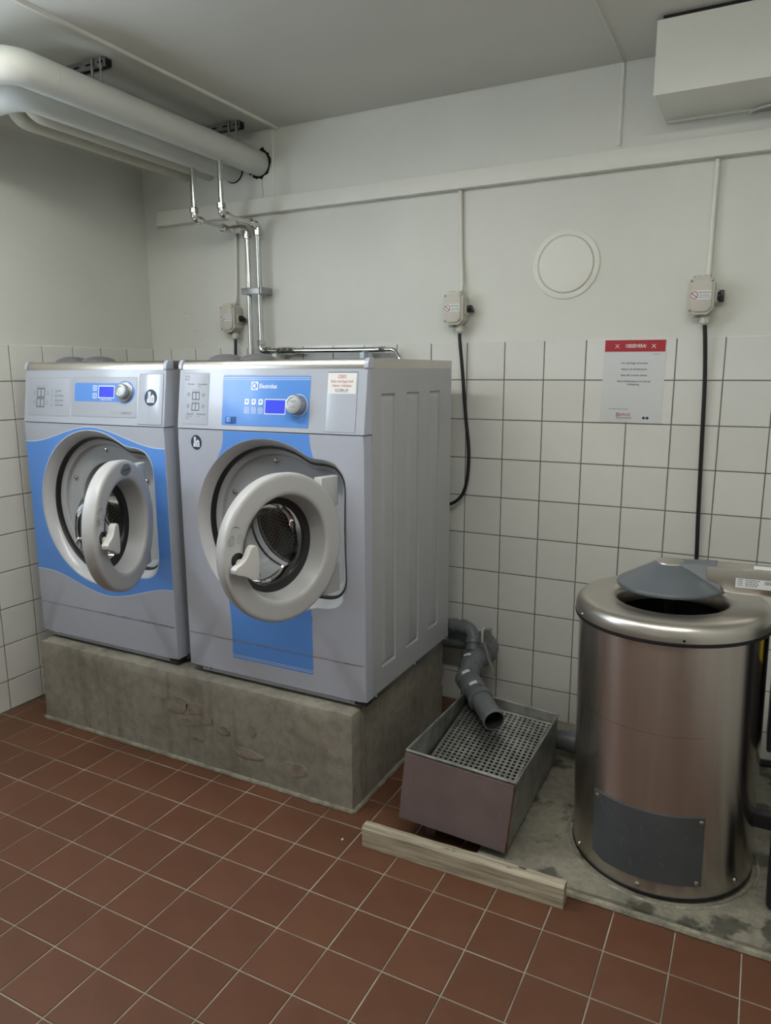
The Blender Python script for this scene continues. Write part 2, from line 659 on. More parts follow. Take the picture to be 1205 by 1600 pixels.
def lay_wall(joints, to_world, ux, n, parent, hidden):
    rest = []
    for a, b in zip(joints[:-1], joints[1:]):
        for z0, z1 in ROWS:
            w, h = abs(b - a) - JW, z1 - z0
            if w < 0.01:
                continue
            c = Vector(to_world((a + b) / 2, (z0 + z1) / 2))
            cs = [to_world(x, z) for x in (a, b) for z in (z0, z1)]
            if any(in_view(p) for p in cs) and not hidden(a, b, z0, z1):
                o = link('tile', tile_mesh(w, h, 0.004, 'wall_tile'), parent)
                R = Matrix((Vector(ux), Vector((0, 0, 1)), Vector(n))).transposed().to_4x4()
                T = Matrix.Rotation(rz.gauss(0, .0022), 4, Vector(ux)) @ Matrix.Rotation(rz.gauss(0, .0022), 4, 'Z')
                o.matrix_world = Matrix.Translation(c + Vector(n) * rz.uniform(-.0003, .0003)) @ T @ R
            else:
                rest.append((c, ux, (0, 0, 1), n, w, h, 0.004))
    merged('tiling', 'wall_tile', parent, rest)


bj = [0.0] + [TX0 + i * TP for i in range(-10, 18) if TX0 + i * TP < ROOM_X - .01] + [ROOM_X]
lay_wall(bj, lambda x, z: (x, 0.0, z), (1, 0, 0), (0, -1, 0), wall_back,
         lambda a, b, z0, z1: z1 < 1.36 and b < 1.55)
lj = [0.0] + [TY0 - i * TP for i in range(-4, 5)]
while lj[-1] - TP > ROOM_Y:
    lj.append(lj[-1] - TP)
lay_wall([y for y in lj if y > WY1 - .2], lambda y, z: (0.0, y, z), (0, 1, 0), (1, 0, 0), wall_left,
         lambda a, b, z0, z1: z1 < 1.36 and min(a, b) > -0.70)
rest = []
ys = [y for y in lj if y < WY1 + .0]
for a, b in zip(ys[:-1], ys[1:]):
    for z0, z1 in ROWS:
        if b < WY1 and a > WY0 and z1 > WZ0 - .02:
            continue
        rest.append((Vector((0, (a + b) / 2, (z0 + z1) / 2)), (0, 1, 0), (0, 0, 1), (1, 0, 0), TP - JW, z1 - z0, .004))
merged('tiling', 'wall_tile', wall_left, rest)

# floor tiles
FP, FX0, FY0 = 0.1503, 1.558, -0.9698
FJ = 0.0034
rest = []
for i in range(-11, 20):
    for j in range(-7, 23):
        xa, xb = FX0 + i * FP, FX0 + (i + 1) * FP
        yb, ya = FY0 - j * FP, FY0 - (j + 1) * FP
        xa, xb, ya, yb = max(xa, 0), min(xb, ROOM_X), max(ya, ROOM_Y), min(yb, 0)
        if xb - xa < .02 or yb - ya < .02:
            continue
        if xa > PLX0 + .02 and xb < PLX1 - .01 and ya > PLY0 + .01 and yb < PLY1 - .02:
            continue
        if xa > PADX0 + .02 and ya > PADY0 + .02:
            continue
        w, h = xb - xa - FJ, yb - ya - FJ
        c = Vector(((xa + xb) / 2, (ya + yb) / 2, 0))
        vis = any(in_view((x, y, 0)) for x in (xa, xb) for y in (ya, yb))
        hid = yb > -0.90 and xb < 1.60 and xa > 0.15
        if vis and not hid:
            o = link('tile', tile_mesh(w, h, 0.004, 'floor_tile', 0.0014), floor)
            o.location = c + Vector((0, 0, rz.uniform(-.0004, .0004)))
            o.rotation_euler = (rz.gauss(0, .002), rz.gauss(0, .002), rz.gauss(0, .0015))
        else:
            rest.append((c, (1, 0, 0), (0, 1, 0), (0, 0, 1), w, h, .004))
merged('tiling', 'floor_tile', floor, rest)

# ceiling cover strip and the paint beads over the panel joints
mb = MB()
mb.prism([(0.764, CEIL + .001), (0.768, CEIL - .007), (0.782, CEIL - .008), (0.79, CEIL + .001)], ROOM_Y, 0.002,
         fr=Fr((0, 0, 0), (1, 0, 0), (0, 0, 1), (0, 1, 0)))
tag(mb.build('trim_1', 'trim_paint'), 'painted cover strip along the ceiling beside the white pipes', 'trim', kind='structure')
mb = MB().tube([(2.184, ROOM_Y, CEIL), (2.184, 0.0, CEIL)], 0.0045, 8)
tag(mb.build('trim_2', 'ceiling_paint'), 'thin paint bead over the ceiling joint near the duct box', 'trim', kind='structure')
rj = random.Random(5)
mb = MB().tube([(2.184 + rj.uniform(-.0012, .0012), 0.002, 2.395 - k * .0136) for k in range(20)], [0.006 + rj.uniform(-.001, .0015) for _ in range(20)], 8)
tag(mb.build('trim_3', 'trim_paint'), 'vertical paint bead on the wall between ceiling and cable trunking', 'trim', kind='structure')
mb = MB().tube([(0.752 + rj.uniform(-.001, .001), 0.002, 2.395 - k * .015) for k in range(19)], 0.005, 8)
tag(mb.build('trim_4', 'trim_paint'), 'vertical paint bead on the wall beside the pipe opening', 'trim', kind='structure')

# cable trunking across the back wall
mb = MB().box(0.105, ROOM_X, -0.032, 0.0035, 2.056, 2.118)
tag(mb.build('trim_5', 'trim_paint', bevel=.003), 'white cable trunking running along the back wall', 'trunking', kind='structure')

# broken plaster round the two pipes, and the crack below
HX1, HZ1, HX2, HZ2 = 0.680, 2.265, 0.537, 2.256
rj = random.Random(11)
o1 = [(HX1 + (0.058 + rj.uniform(-.004, .011)) * cos(t), HZ1 + (0.058 + rj.uniform(-.004, .011)) * sin(t)) for t in [2 * pi * k / 40 for k in range(40)]]
o1 = [(min(x, 0.741), z) for x, z in o1]
mb = MB().flat(o1, 0.0, fr=Fr((0, 0.0028, 0), (1, 0, 0), (0, 0, 1), (0, -1, 0)))
mb.flat(ellipse(HX2, HZ2, .0545, .0545, 40), 0.0, fr=Fr((0, 0.0028, 0), (1, 0, 0), (0, 0, 1), (0, -1, 0)))
mb.build('pipe_opening', 'void', wall_back)
pts = [(0.690, 2.205), (0.692, 2.19), (0.689, 2.175), (0.693, 2.16), (0.694, 2.145), (0.690, 2.132), (0.686, 2.119)]
mb = MB()
for (a, b), (c, d) in zip(pts[:-1], pts[1:]):
    mb.add([(a - .0012, b, 0), (a + .0012, b, 0), (c + .0012, d, 0), (c - .0012, d, 0)], [(0, 1, 2, 3)], Fr((0, 0.0030, 0), (1, 0, 0), (0, 0, 1), (0, -1, 0)))
mb.build('crack', 'print_grey', wall_back)
rj = random.Random(15)
mb = MB()
for k in range(26):
    x_, z_ = rj.gauss(.245, .03), rj.gauss(1.66, .05)
    mb.flat(ellipse(x_, z_, rj.uniform(.001, .004), rj.uniform(.0008, .0022), 8), 0, fr=Fr((0, 0.0031, 0), (1, 0, 0), (0, 0, 1), (0, -1, 0)))
mb.build('wall_specks', 'wall_speck', wall_back)

# daylight window in the left wall (outside the picture)
win = link('window_1', None)
tag(win, 'daylight window in the left wall', 'window', kind='structure')
win.location = (-0.06, (WY0 + WY1) / 2, WZ0)
hw, hh = (WY1 - WY0) / 2, WZ1 - WZ0
mb = MB()
for a, b, c, d in ((-hw, -hw + .05, 0, hh), (hw - .05, hw, 0, hh), (-hw, hw, 0, .05), (-hw, hw, hh - .05, hh), (-.025, .025, 0, hh)):
    mb.box(-.025, .025, a, b, c, d)
mb.build('window_frame', 'trim_paint', win)
for s_ in (-1, 1):
    a, b = sorted((s_ * .02, s_ * (hw - .04)))
    MB().box(-.006, .002, a, b, .04, hh - .04).build('pane', 'day_pane', win)

# two ceiling luminaires (outside the picture)
for n_, (lx, ly) in enumerate(((0.95, -1.64), (2.50, -1.80))):
    t = thing('ceiling_light', (lx, ly, CEIL - .075),
              ('long white ceiling light over the washing machine aisle', 'long white ceiling light over the spin dryer side')[n_], 'lamp', 'ceiling lights')
    mb = MB().box(-.62, .62, -.09, .09, .03, .074)
    mb.box(-.62, .62, -.09, -.08, .0, .03).box(-.62, .62, .08, .09, .0, .03).box(-.62, -.61, -.08, .08, .0, .03).box(.61, .62, -.08, .08, .0, .03)
    mb.build('housing', 'lamp_body', t)
    MB().box(-.605, .605, -.075, .075, -.016, .0295).build('diffuser', 'lamp_diffuser', t)

# ================================================================ concrete plinth and pad


def rough_block(name, x0, x1, y0, y1, z0, z1, step, amp, mname, chip=0.006, seed=0):
    nx, ny, nz = max(2, int((x1 - x0) / step)), max(2, int((y1 - y0) / step)), max(1, int((z1 - z0) / step))
    bm = bmesh.new()
    idx = {}

    def vert(i, j, k):
        key = (i, j, k)
        if key not in idx:
            p = Vector((x0 + (x1 - x0) * i / nx, y0 + (y1 - y0) * j / ny, z0 + (z1 - z0) * k / nz))
            ext = (i in (0, nx)) + (j in (0, ny)) + (k == nz)
            q = noise.noise_vector(p * 9 + Vector((seed, 0, 0))) * amp + noise.noise_vector(p * 40) * amp * .4
            c = Vector(((x0 + x1) / 2, (y0 + y1) / 2, (z0 + z1) / 2))
            if ext >= 2:
                m_ = chip * (0.6 + 1.4 * max(0, noise.noise(p * 22 + Vector((5, seed, 0)))))
                q += Vector((m_ if i == 0 else -m_ if i == nx else 0, m_ if j == 0 else -m_ if j == ny else 0, -m_ if k == nz else 0))
            if k == 0:
                q.z = 0
            idx[key] = bm.verts.new(p + q)
        return idx[key]
    for i in range(nx):
        for j in range(ny):
            bm.faces.new((vert(i, j, nz), vert(i + 1, j, nz), vert(i + 1, j + 1, nz), vert(i, j + 1, nz)))
    for i in range(nx):
        for k in range(nz):
            bm.faces.new((vert(i, 0, k), vert(i + 1, 0, k), vert(i + 1, 0, k + 1), vert(i, 0, k + 1)))
            bm.faces.new((vert(i + 1, ny, k), vert(i, ny, k), vert(i, ny, k + 1), vert(i + 1, ny, k + 1)))
    for j in range(ny):
        for k in range(nz):
            bm.faces.new((vert(0, j + 1, k), vert(0, j, k), vert(0, j, k + 1), vert(0, j + 1, k + 1)))
            bm.faces.new((vert(nx, j, k), vert(nx, j + 1, k), vert(nx, j + 1, k + 1), vert(nx, j, k + 1)))
    me = bpy.data.meshes.new(name)
    bm.to_mesh(me)
    bm.free()
    me.polygons.foreach_set('use_smooth', [True] * len(me.polygons))
    me.set_sharp_from_angle(angle=radians(40))
    me.materials.append(M(mname))
    return link(name, me)


plinth = rough_block('concrete_plinth', PLX0, PLX1, PLY0, PLY1, 0, PLZ, .022, .0016, 'concrete', .005)
tag(plinth, 'long raised concrete plinth carrying both washing machines', 'plinth')
# bare patches where the skim coat has come off the front, and the mortar fillet at the floor
rp = random.Random(21)
for cx, cz, a, b in ((0.90, .215, .055, .038), (0.985, .215, .035, .022), (1.045, .185, .03, .018), (1.12, .16, .028, .016), (1.245, .19, .018, .022),
                     (0.96, .155, .04, .012), (1.22, .10, .06, .016), (1.42, .095, .045, .024), (1.0, .10, .03, .01)):
    ol = []
    for k in range(26):
        t = 2 * pi * k / 26
        f = 1 + .35 * noise.noise(Vector((cos(t) * 1.6 + cx * 9, sin(t) * 1.6, cz * 30)))
        ol.append((cx + a * f * cos(t), cz + b * f * sin(t)))
    MB().prism(ol, .0, .0024, fr=Fr((0, PLY0, 0), (1, 0, 0), (0, 0, 1), (0, -1, 0))).build('bare_patch', 'concrete_patch', plinth)
mb = MB()
rr_ = [Vector((PLX0 + .0, PLY0 - .002, .003))] + [Vector((PLX0 + (PLX1 - PLX0) * k / 60, PLY0 - .004 - .004 * noise.noise(Vector((k * .4, 0, 0))), .003)) for k in range(1, 61)]
rr_ += [Vector((PLX1 + .004 + .003 * noise.noise(Vector((0, k * .5, 0))), PLY0 + (PLY1 - PLY0) * k / 30, .003)) for k in range(0, 31)]
mb.tube(rr_, [.009 + .003 * noise.noise(Vector((k * .7, 3, 0))) for k in range(len(rr_))], 8)
mb.build('mortar_fillet', 'mortar', plinth)

pad = rough_block('concrete_pad', PADX0, 3.6, PADY0, -0.03, 0, PADZ, .022, .0022, 'concrete_pad', .003, 4)
tag(pad, 'low worn concrete pad under the spin dryer', 'pad')
mb = MB()
rr_ = [Vector((2.530 + (.2595 + .002 * noise.noise(Vector((k * .5, 0, 9)))) * cos(2 * pi * k / 72), -.663 + (.2595 + .002 * noise.noise(Vector((k * .5, 4, 9)))) * sin(2 * pi * k / 72), PADZ - .004)) for k in range(73)]
mb.tube(rr_, .0075, 8)
mb.build('mortar_ring', 'mortar', pad)
mb = MB()
mb.tube([Vector((PADX0 + .02 + k * .03, PADY0 - .004 - .003 * noise.noise(Vector((k * .6, 0, 2))), .004)) for k in range(50)], .011, 8)
mb.build('mortar_fillet', 'mortar', pad)

# ================================================================ washing machines
MW, MD = 0.72, 0.665            # width, depth
MZ0 = 0.336                     # plinth top plus packing
MY = -0.865
CZ = 0.888 - MZ0                # door opening centre
ZP0, ZF0, ZF1, ZL = 0.362 - MZ0, 1.203 - MZ0, 1.394 - MZ0, 1.425 - MZ0


def hole_r(t):
    """polar outline of the door recess: circle plus hinge pocket on the right"""
    r = 0.29
    c, s_ = cos(t), sin(t)
    if c > 0.3:
        x1, h, cr = 0.297, 0.236, 0.075
        # rounded rectangle, right end
        best = 0
        lo, hi = 0.2, 0.45
        for _ in range(30):
            mid = (lo + hi) / 2
            x, z = mid * c, abs(mid * s_)
            if x > x1 - cr and z > h - cr:
                inside = hypot(x - (x1 - cr), z - (h - cr)) <= cr
            else:
                inside = x <= x1 and z <= h
            lo, hi = (mid, hi) if inside else (lo, mid)
        r = max(r, lo)
    return r


NT = 144
TH = [2 * pi * k / NT for k in range(NT)]
for cxr, czr in ((MW / 2, ZF0 - CZ), (-MW / 2, ZF0 - CZ), (-MW / 2, ZP0 - CZ), (MW / 2, ZP0 - CZ)):
    a = atan2(czr, cxr) % (2 * pi)
    k = min(range(NT), key=lambda i: abs(TH[i] - a))
    TH[k] = a
HR = [hole_r(t) for t in TH]
for _ in range(3):
    HR = [(HR[k - 1] + 2 * HR[k] + HR[(k + 1) % NT]) / 4 for k in range(NT)]


def ring(off, y):
    return [((HR[k] - off) * cos(TH[k]), y, CZ + (HR[k] - off) * sin(TH[k])) for k in range(NT)]


def cring(r, y):
    return [(r * cos(t), y, CZ + r * sin(t)) for t in TH]


def mixring(off, r, f, y):
    return [(((HR[k] - off) * (1 - f) + r * f) * cos(TH[k]), y, CZ + ((HR[k] - off) * (1 - f) + r * f) * sin(TH[k])) for k in range(NT)]


def rect_ring(y, ins=0.0):
    out = []
    x1, zt, zb = MW / 2 - ins, ZF0 - .003 - CZ, ZP0 - CZ
    for k in range(NT):
        c, s_ = cos(TH[k]), sin(TH[k])
        t = 1e9
        if abs(c) > 1e-9:
            t = min(t, x1 / abs(c))
        if s_ > 1e-9:
            t = min(t, zt / s_)
        if s_ < -1e-9:
            t = min(t, zb / s_)
        out.append((t * c, y, CZ + t * s_))
    return out


FRONT = Fr((0, 0, 0), (1, 0, 0), (0, 0, 1), (0, -1, 0))
_V = Vector((0, .028, .191)).normalized()
FASC = Fr((0, 0, ZF0), (1, 0, 0), _V, (0, -_V.z, _V.y))


def icon_box(mb, u, v, s=.011):
    """little programme symbol: framed square with a bar"""
    mb.flat(rrect(u - s, u + s, v - s * .8, v + s * .8, .001, 2), .0010, [rrect(u - s * .78, u - s * .12, v - s * .58, v + s * .58, .0008, 2),
                                                                      rrect(u + s * .12, u + s * .78, v - s * .58, v + s * .58, .0008, 2)], FASC)


def town_badge(parent, fr, u, v, a, b, name='badge'):
    """round dark sticker with white tower blocks"""
    d = MB().prism(ellipse(u, v, a, b, 36), .0, .0009, fr=fr).build(name, 'print_navy', parent)
    mb = MB()
    mb.flat([(u - .55 * a, v - .6 * b), (u + .0 * a, v - .6 * b), (u + .0 * a, v + .72 * b), (u - .42 * a, v + .72 * b), (u - .42 * a, v - .05 * b), (u - .55 * a, v - .25 * b)], .0013, fr=fr)
    mb.flat([(u + .06 * a, v - .6 * b), (u + .62 * a, v - .6 * b), (u + .62 * a, v + .12 * b), (u + .34 * a, v + .42 * b), (u + .06 * a, v + .12 * b)], .0013, fr=fr)
    mb.build('tower_block_print', 'print_white', d, smooth=False)
    mb = MB()
    for r_ in range(6):
        mb.flat([(u - .34 * a, v + (.55 - r_ * .2) * b), (u - .08 * a, v + (.55 - r_ * .2) * b), (u - .08 * a, v + (.62 - r_ * .2) * b), (u - .34 * a, v + (.62 - r_ * .2) * b)], .0016, fr=fr)
    for r_ in range(3):
        mb.flat([(u + .16 * a, v + (-.05 - r_ * .2) * b), (u + .52 * a, v + (-.05 - r_ * .2) * b), (u + .52 * a, v + (.03 - r_ * .2) * b), (u + .16 * a, v + (.03 - r_ * .2) * b)], .0016, fr=fr)
    mb.build('window_print', 'print_navy', d, smooth=False)
    return d


def washing_machine(Xc, label, variant, door_deg):
    t = thing('washing_machine', (Xc, MY, MZ0), label, 'washing machine', 'front-loading washing machines on the plinth')
    # ---- side panels (right one with three pressed panels), back, floor
    for sx in (1, -1):
        mb = MB()
        fr = Fr((sx * MW / 2, 0, 0), (0, 1, 0), (0, 0, 1), (sx, 0, 0))
        zb, zt = 0.348 - MZ0, 1.397 - MZ0
        loops = []
        press = []
        for ya, yb, za, zb_ in ((.106, .208, .440, 1.32), (.284, .388, .444, 1.32), (.468, .562, .450, 1.32)):
            o_ = rrect(ya, yb, za - MZ0, zb_ - MZ0, .008, 3)
            loops.append(o_)
            cx_, cy_ = (ya + yb) / 2, (za + zb_) / 2 - MZ0

            def ins(d, ya=ya, yb=yb, za=za, zb_=zb_):
                return rrect(ya + d, yb - d, za - MZ0 + d, zb_ - MZ0 - d, max(.008 - d * .3, .003), 3)
            press.append([(0, ins(0)), (-.006, ins(.003)), (-.007, ins(.006)), (-.006, ins(.009)), (.0, ins(.017)), (.001, ins(.022))])
        mb.flat([(.05, zb), (MD, zb), (MD, zt), (.05, zt)], 0, loops, fr)
        for pr_ in press:
            mb.loft([[(u, v, w) for u, v in lp] for w, lp in pr_], True, False, True, fr)
        # folded edges
        mb.add([(.05, zb, 0), (MD, zb, 0), (MD, zb, -.02), (.05, zb, -.02)], [(0, 1, 2, 3)], fr)
        mb.add([(MD, zb, 0), (MD, zt, 0), (MD, zt, -.02), (MD, zb, -.02)], [(0, 1, 2, 3)], fr)
        mb.add([(.05, zb, 0), (.05, zt, 0), (.05, zt, -.02), (.05, zb, -.02)], [(0, 1, 2, 3)], fr)
        sp = mb.build('side_panel', 'machine_side', t, sharp=25)
        # foot rail under the side panel, screws
        MB().box(.05, MD - .01, .0145, .030, -.012, .0015, fr).build('side_rail', 'stainless', sp)
        for yy in (.065, .36, .64):
            screw(sp, fr((yy, .023, .0016)), (sx, 0, 0), .0045)
    MB().box(-MW / 2 + .001, MW / 2 - .001, MD - .003, MD, .015, 1.06).build('back_panel', 'machine_side', t)
    mb = MB().box(-MW / 2 + .01, MW / 2 - .01, .06, MD - .01, .017, .02)
    mb.build('bottom_panel', 'black_plastic', t)
    # ---- front panel with the door opening, returns at the sides
    mb = MB()
    mb.loft([ring(0, 0), rect_ring(0, .004)])
    mb.loft([rect_ring(0, .004), rect_ring(.0012, .0012), rect_ring(.004, 0), rect_ring(.0485, 0)])
    mb.build('front_panel', 'machine_grey', t, sharp=30)
    # seam strip between front and fascia
    MB().box(-MW / 2 + .004, MW / 2 - .004, .004, .05, ZF0 - .005, ZF0 + .001).build('seam', 'void', t)
    # ---- recess: bezel, black gasket, inner plate
    mb = MB().loft([ring(-.0015, -.0002), ring(.001, .0025), ring(.006, .006), ring(.024, .034), ring(.026, .042)])
    mb.build('bezel', 'bezel_grey', t, sharp=50)
    mb = MB().loft([ring(.0245, .036), ring(.030, .036), ring(.0335, .042), ring(.034, .066)])
    mb.build('recess_gasket', 'rubber', t, sharp=50)
    mb = MB().loft([ring(.033, .054), ring(.044, .058), ring(.050, .060), ring(.053, .063), ring(.056, .074), ring(.059, .077), mixring(.059, .178, .3, .079), mixring(.059, .178, .9, .0825), cring(.178, .083), cring(.168, .087), cring(.160, .115), cring(.154, .150)])
    mb.build('inner_plate', 'recess_grey', t, sharp=28)
    for deg in (94, 153, 197, 240, 300, 30):
        p = Vector((.213 * cos(radians(deg)), .0795, CZ + .213 * sin(radians(deg))))
        b_ = MB().lathe([(.0135, .0), (.0135, .0015), (.0105, .0015), (.0100, -.001)], 18, Fr(p, (1, 0, 0), (0, 0, 1), (0, -1, 0))).build('bolt_seat', 'panel_grey', t)
        screw(b_, p + Vector((0, -.0005, 0)), (0, -1, 0), .0085, 'bolt')
    # lock keyhole at the left of the plate
    mb = MB()
    mb.flat(ellipse(-.222, CZ + .002, .0085, .0085, 16), .0, fr=Fr((0, .0805, 0), (1, 0, 0), (0, 0, 1), (0, -1, 0)))
    mb.flat([(-.228, CZ - .03), (-.216, CZ - .03), (-.217, CZ + .0), (-.227, CZ + .0)], .0003, fr=Fr((0, .0805, 0), (1, 0, 0), (0, 0, 1), (0, -1, 0)))
    mb.build('lock_hole', 'void', t)
    # ---- drum: ring mouth, perforated wall, back
    mb = MB().lathe([(.157, .115), (.158, .128), (.165, .134), (.172, .150)], 64, Fr((0, 0, CZ), (1, 0, 0), (0, 0, 1), (0, 1, 0)))
    mb.build('drum_mouth', 'rubber', t)
    dm = bpy.data.meshes.new('drum')
    bm = bmesh.new()
    uvl = bm.loops.layers.uv.new('UVMap')
    prof = [(.150, .160), (.152, .155), (.162, .160), (.235, .175), (.252, .195), (.252, .42), (.245, .44), (.001, .45)]
    nseg = 72
    vs = [[bm.verts.new((r * cos(2 * pi * k / nseg), y, CZ + r * sin(2 * pi * k / nseg))) for k in range(nseg)] for r, y in prof]
    acc = [0]
    for a, b in zip(prof[:-1], prof[1:]):
        acc.append(acc[-1] + hypot(a[0] - b[0], a[1] - b[1]))
    for i in range(len(prof) - 1):
        for k in range(nseg):
            j = (k + 1) % nseg
            f = bm.faces.new((vs[i][k], vs[i][j], vs[i + 1][j], vs[i + 1][k]))
            f.smooth = True
            ks = ((k, i), (k + 1, i), (k + 1, i + 1), (k, i + 1))
            for lp, (kk, ii) in zip(f.loops, ks):
                flatend = i >= len(prof) - 2
                if flatend:
                    co = vs[ii][kk % nseg].co
                    lp[uvl].uv = (co.x / .016, (co.z - CZ) / .016)
                else:
                    lp[uvl].uv = (kk / nseg * 2 * pi * .25 / .016, acc[ii] / .016)
    bmesh.ops.recalc_face_normals(bm, faces=bm.faces)
    bm.to_mesh(dm)
    bm.free()
    dm.set_sharp_from_angle(angle=radians(30))
    dm.materials.append(M('drum_perforated'))
    dr = link('drum', dm, t)
    for deg in (80, 200, 320):
        c_, s_ = cos(radians(deg)), sin(radians(deg))
        MB().prism([(-.03, -.252), (.03, -.252), (.012, -.195), (-.012, -.195)], .20, .42,
                   fr=Fr((0, 0, CZ), (c_, 0, s_), (-s_, 0, c_), (0, 1, 0))).build('lifter', 'steel_drum', dr, bevel=.006)
    # ---- fascia
    zf = (ZF1 - ZF0) / .191 * .19304
    mb = MB()
    w2 = MW / 2
    sec = [(0, .0), (.0025, -.0), (zf, 0)]
    pts_f = [(-w2 + .006, 0), (w2 - .006, 0)]
    prof3 = []
    L_ = zf + .004
    mb.add([(-w2 + .004, 0, 0), (w2 - .004, 0, 0), (w2 - .004, L_, 0), (-w2 + .004, L_, 0)], [(0, 1, 2, 3)], FASC)
    for sx in (-1, 1):
        a = [FASC((sx * (w2 - .004), 0, 0)), FASC((sx * (w2 - .004), L_, 0))]
        b = [FASC((sx * (w2 - .001), 0, -.001)), FASC((sx * (w2 - .001), L_, -.001))]
        c = [FASC((sx * w2, 0, -.004)), FASC((sx * w2, L_, -.004))]
        d = [Vector((sx * w2, .0495, ZF0)), Vector((sx * w2, .0495, 1.397 - MZ0))]
        mb.loft([a, b, c, d], False)
    a = [FASC((-w2 + .004, 0, 0)), FASC((w2 - .004, 0, 0))]
    mb.loft([a, [Vector((-w2 + .004, .05, ZF0)), Vector((w2 - .004, .05, ZF0))]], False)
    fasc = mb.build('fascia', 'fascia_grey', t, sharp=30)
    # ---- lid with rolled front edge and plastic end caps
    prof_l = [(.665, 1.396), (.665, 1.4245), (.06, 1.4255), (.045, 1.4245), (.036, 1.421), (.031, 1.414), (.028, 1.404), (.0275, 1.396)]
    prof_l = [(y, z - MZ0) for y, z in prof_l]
    MB().prism(prof_l, -w2 - .0005, w2 + .0005, fr=Fr((0, 0, 0), (0, 1, 0), (0, 0, 1), (1, 0, 0))).build('lid', 'stainless', t, sharp=25)
    capp = [(.024, 1.3965), (.025, 1.408), (.029, 1.418), (.037, 1.4255), (.05, 1.4275), (.06, 1.4275), (.06, 1.3965)]
    for sx in (-1, 1):
        a_, b_ = sorted((sx * (w2 - .012), sx * (w2 + .0025)))
        MB().prism([(y, z - MZ0) for y, z in capp], a_, b_, fr=Fr((0, 0, 0), (0, 1, 0), (0, 0, 1), (1, 0, 0))).build('lid_end_cap', 'fascia_grey', t, bevel=.0015)
    # soap box caps standing on the lid
    for cx_, cy_ in (((-.262, .155), (-.135, .165)) if variant == 2 else ((-.245, .155), (-.115, .165))):
        cp = MB().lathe([(.064, 0), (.063, .004), (.054, .0115), (.036, .018), (.018, .0215), (.00001, .0225)], 36, Fr((cx_, cy_, ZL), (1, 0, 0), (0, 1, 0), (0, 0, 1))).build('soap_box_cap', 'cap_grey', t)
    # ---- base rail with screws and feet
    rail = MB().box(-w2 + .045, w2 - .012, .012, .03, .006, ZP0 + .004).build('base_rail', 'machine_grey', t, bevel=.002)
    for x_ in (-w2 + .085, w2 - .06):
        screw(rail, (x_, .0118, .020), (0, -1, 0), .0055)
    MB().box(w2 - .045, w2 - .002, .004, .05, .012, ZP0 + .0).build('corner_bracket', 'black_plastic', t, bevel=.002)
    for x_, y_ in ((-.2, .06), (.22, .06), (-.28, .6), (.28, .6)):
        MB().lathe([(.018, 0.0005), (.018, .005), (.008, .007), (.006, .02)], 16, Fr((x_, y_, 0), (1, 0, 0), (0, 1, 0), (0, 0, 1)), cap0=True).build('foot', 'zinc', t)
    # ---- scuff line along the front
    rs = random.Random(int(Xc * 100))
    mb = MB()
    up, lo_ = [], []
    for k in range(61):
        x_ = -w2 + .006 + (MW - .012) * k / 60
        zc = .4835 - MZ0 + .0015 * noise.noise(Vector((k * .3, Xc * 7, 0)))
        f = .15 + .85 * abs(noise.noise(Vector((k * .17, Xc * 3, 2)))) * 1.5
        if variant == 1:
            f *= .2 + 1.1 * (k / 60) ** 2
        up.append((x_, zc + .0032 * f + .0004))
        lo_.append((x_, zc - .0026 * f - .0004))
    mb.flat(up + lo_[::-1], .0011, fr=FRONT)
    mb.build('scuff_mark', 'scuff', t, smooth=False)
    # ---- blue film on the front
    if variant == 2:
        def arc(off, a0, a1, n=20):
            P = []
            for k in range(n + 1):
                a = a0 + (a1 - a0) * k / n
                P.append(((hole_r(a) - off) * cos(a), CZ + (hole_r(a) - off) * sin(a)))
            return P
        top = ZF0 - .004
        al, ar = radians(131.5), radians(52.5)
        A = arc(-.002, ar, al)
        poly = [(.170, top), (.171, top - .025), (.174, top - .045)] + A + [(-.172, top - .055), (-.166, top - .03), (-.164, top)]
        B = arc(-.002, radians(234), radians(303))
        bot = .420 - MZ0
        poly2 = [(-.164, bot), (-.163, .53 - MZ0), (-.166, .58 - MZ0), (-.17, .62 - MZ0)] + B + [(.166, .61 - MZ0), (.164, .58 - MZ0), (.164, .53 - MZ0), (.165, bot)]
        for pl in (poly, poly2):
            MB().flat(pl, .0005, fr=FRONT).build('blue_film', 'blue_film', t, smooth=False)
        mb = MB()
        for z_ in (bot + .0055, bot + .0115):
            mb.flat([(-.1635, z_), (.1645, z_), (.1645, z_ + .0014), (-.1635, z_ + .0014)], .0008, fr=FRONT)
        mb.build('film_line', 'pale_line', t, smooth=False)
        town_badge(t, FRONT, -.279, 1.157 - MZ0, .0225, .0245)
    else:
        def top_(x):
            g = max(0., 1 - abs((x + .0) / .335))
            return 1.128 + .064 * (3 * g * g - 2 * g ** 3)

        def bot_(x):
            g = max(0., 1 - abs((x - .03) / .33))
            return .622 - .065 * (3 * g * g - 2 * g ** 3)
        n = 48
        xs = [-w2 + .003 + (MW - .006) * k / n for k in range(n + 1)]
        outer = [(x, bot_(x) - MZ0) for x in xs] + [(x, top_(x) - MZ0) for x in xs[::-1]]
        hole_ = [((HR[k] + .003) * cos(TH[k]), CZ + (HR[k] + .003) * sin(TH[k])) for k in range(NT)]
        MB().flat(outer, .0005, [hole_], FRONT).build('blue_film', 'blue_film', t, smooth=False)
        mb = MB()
        for fn in (top_, bot_):
            mb.loft([[(x, fn(x) - MZ0 - .0014, .0008) for x in xs], [(x, fn(x) - MZ0 + .0014, .0008) for x in xs]], False, fr=FRONT)
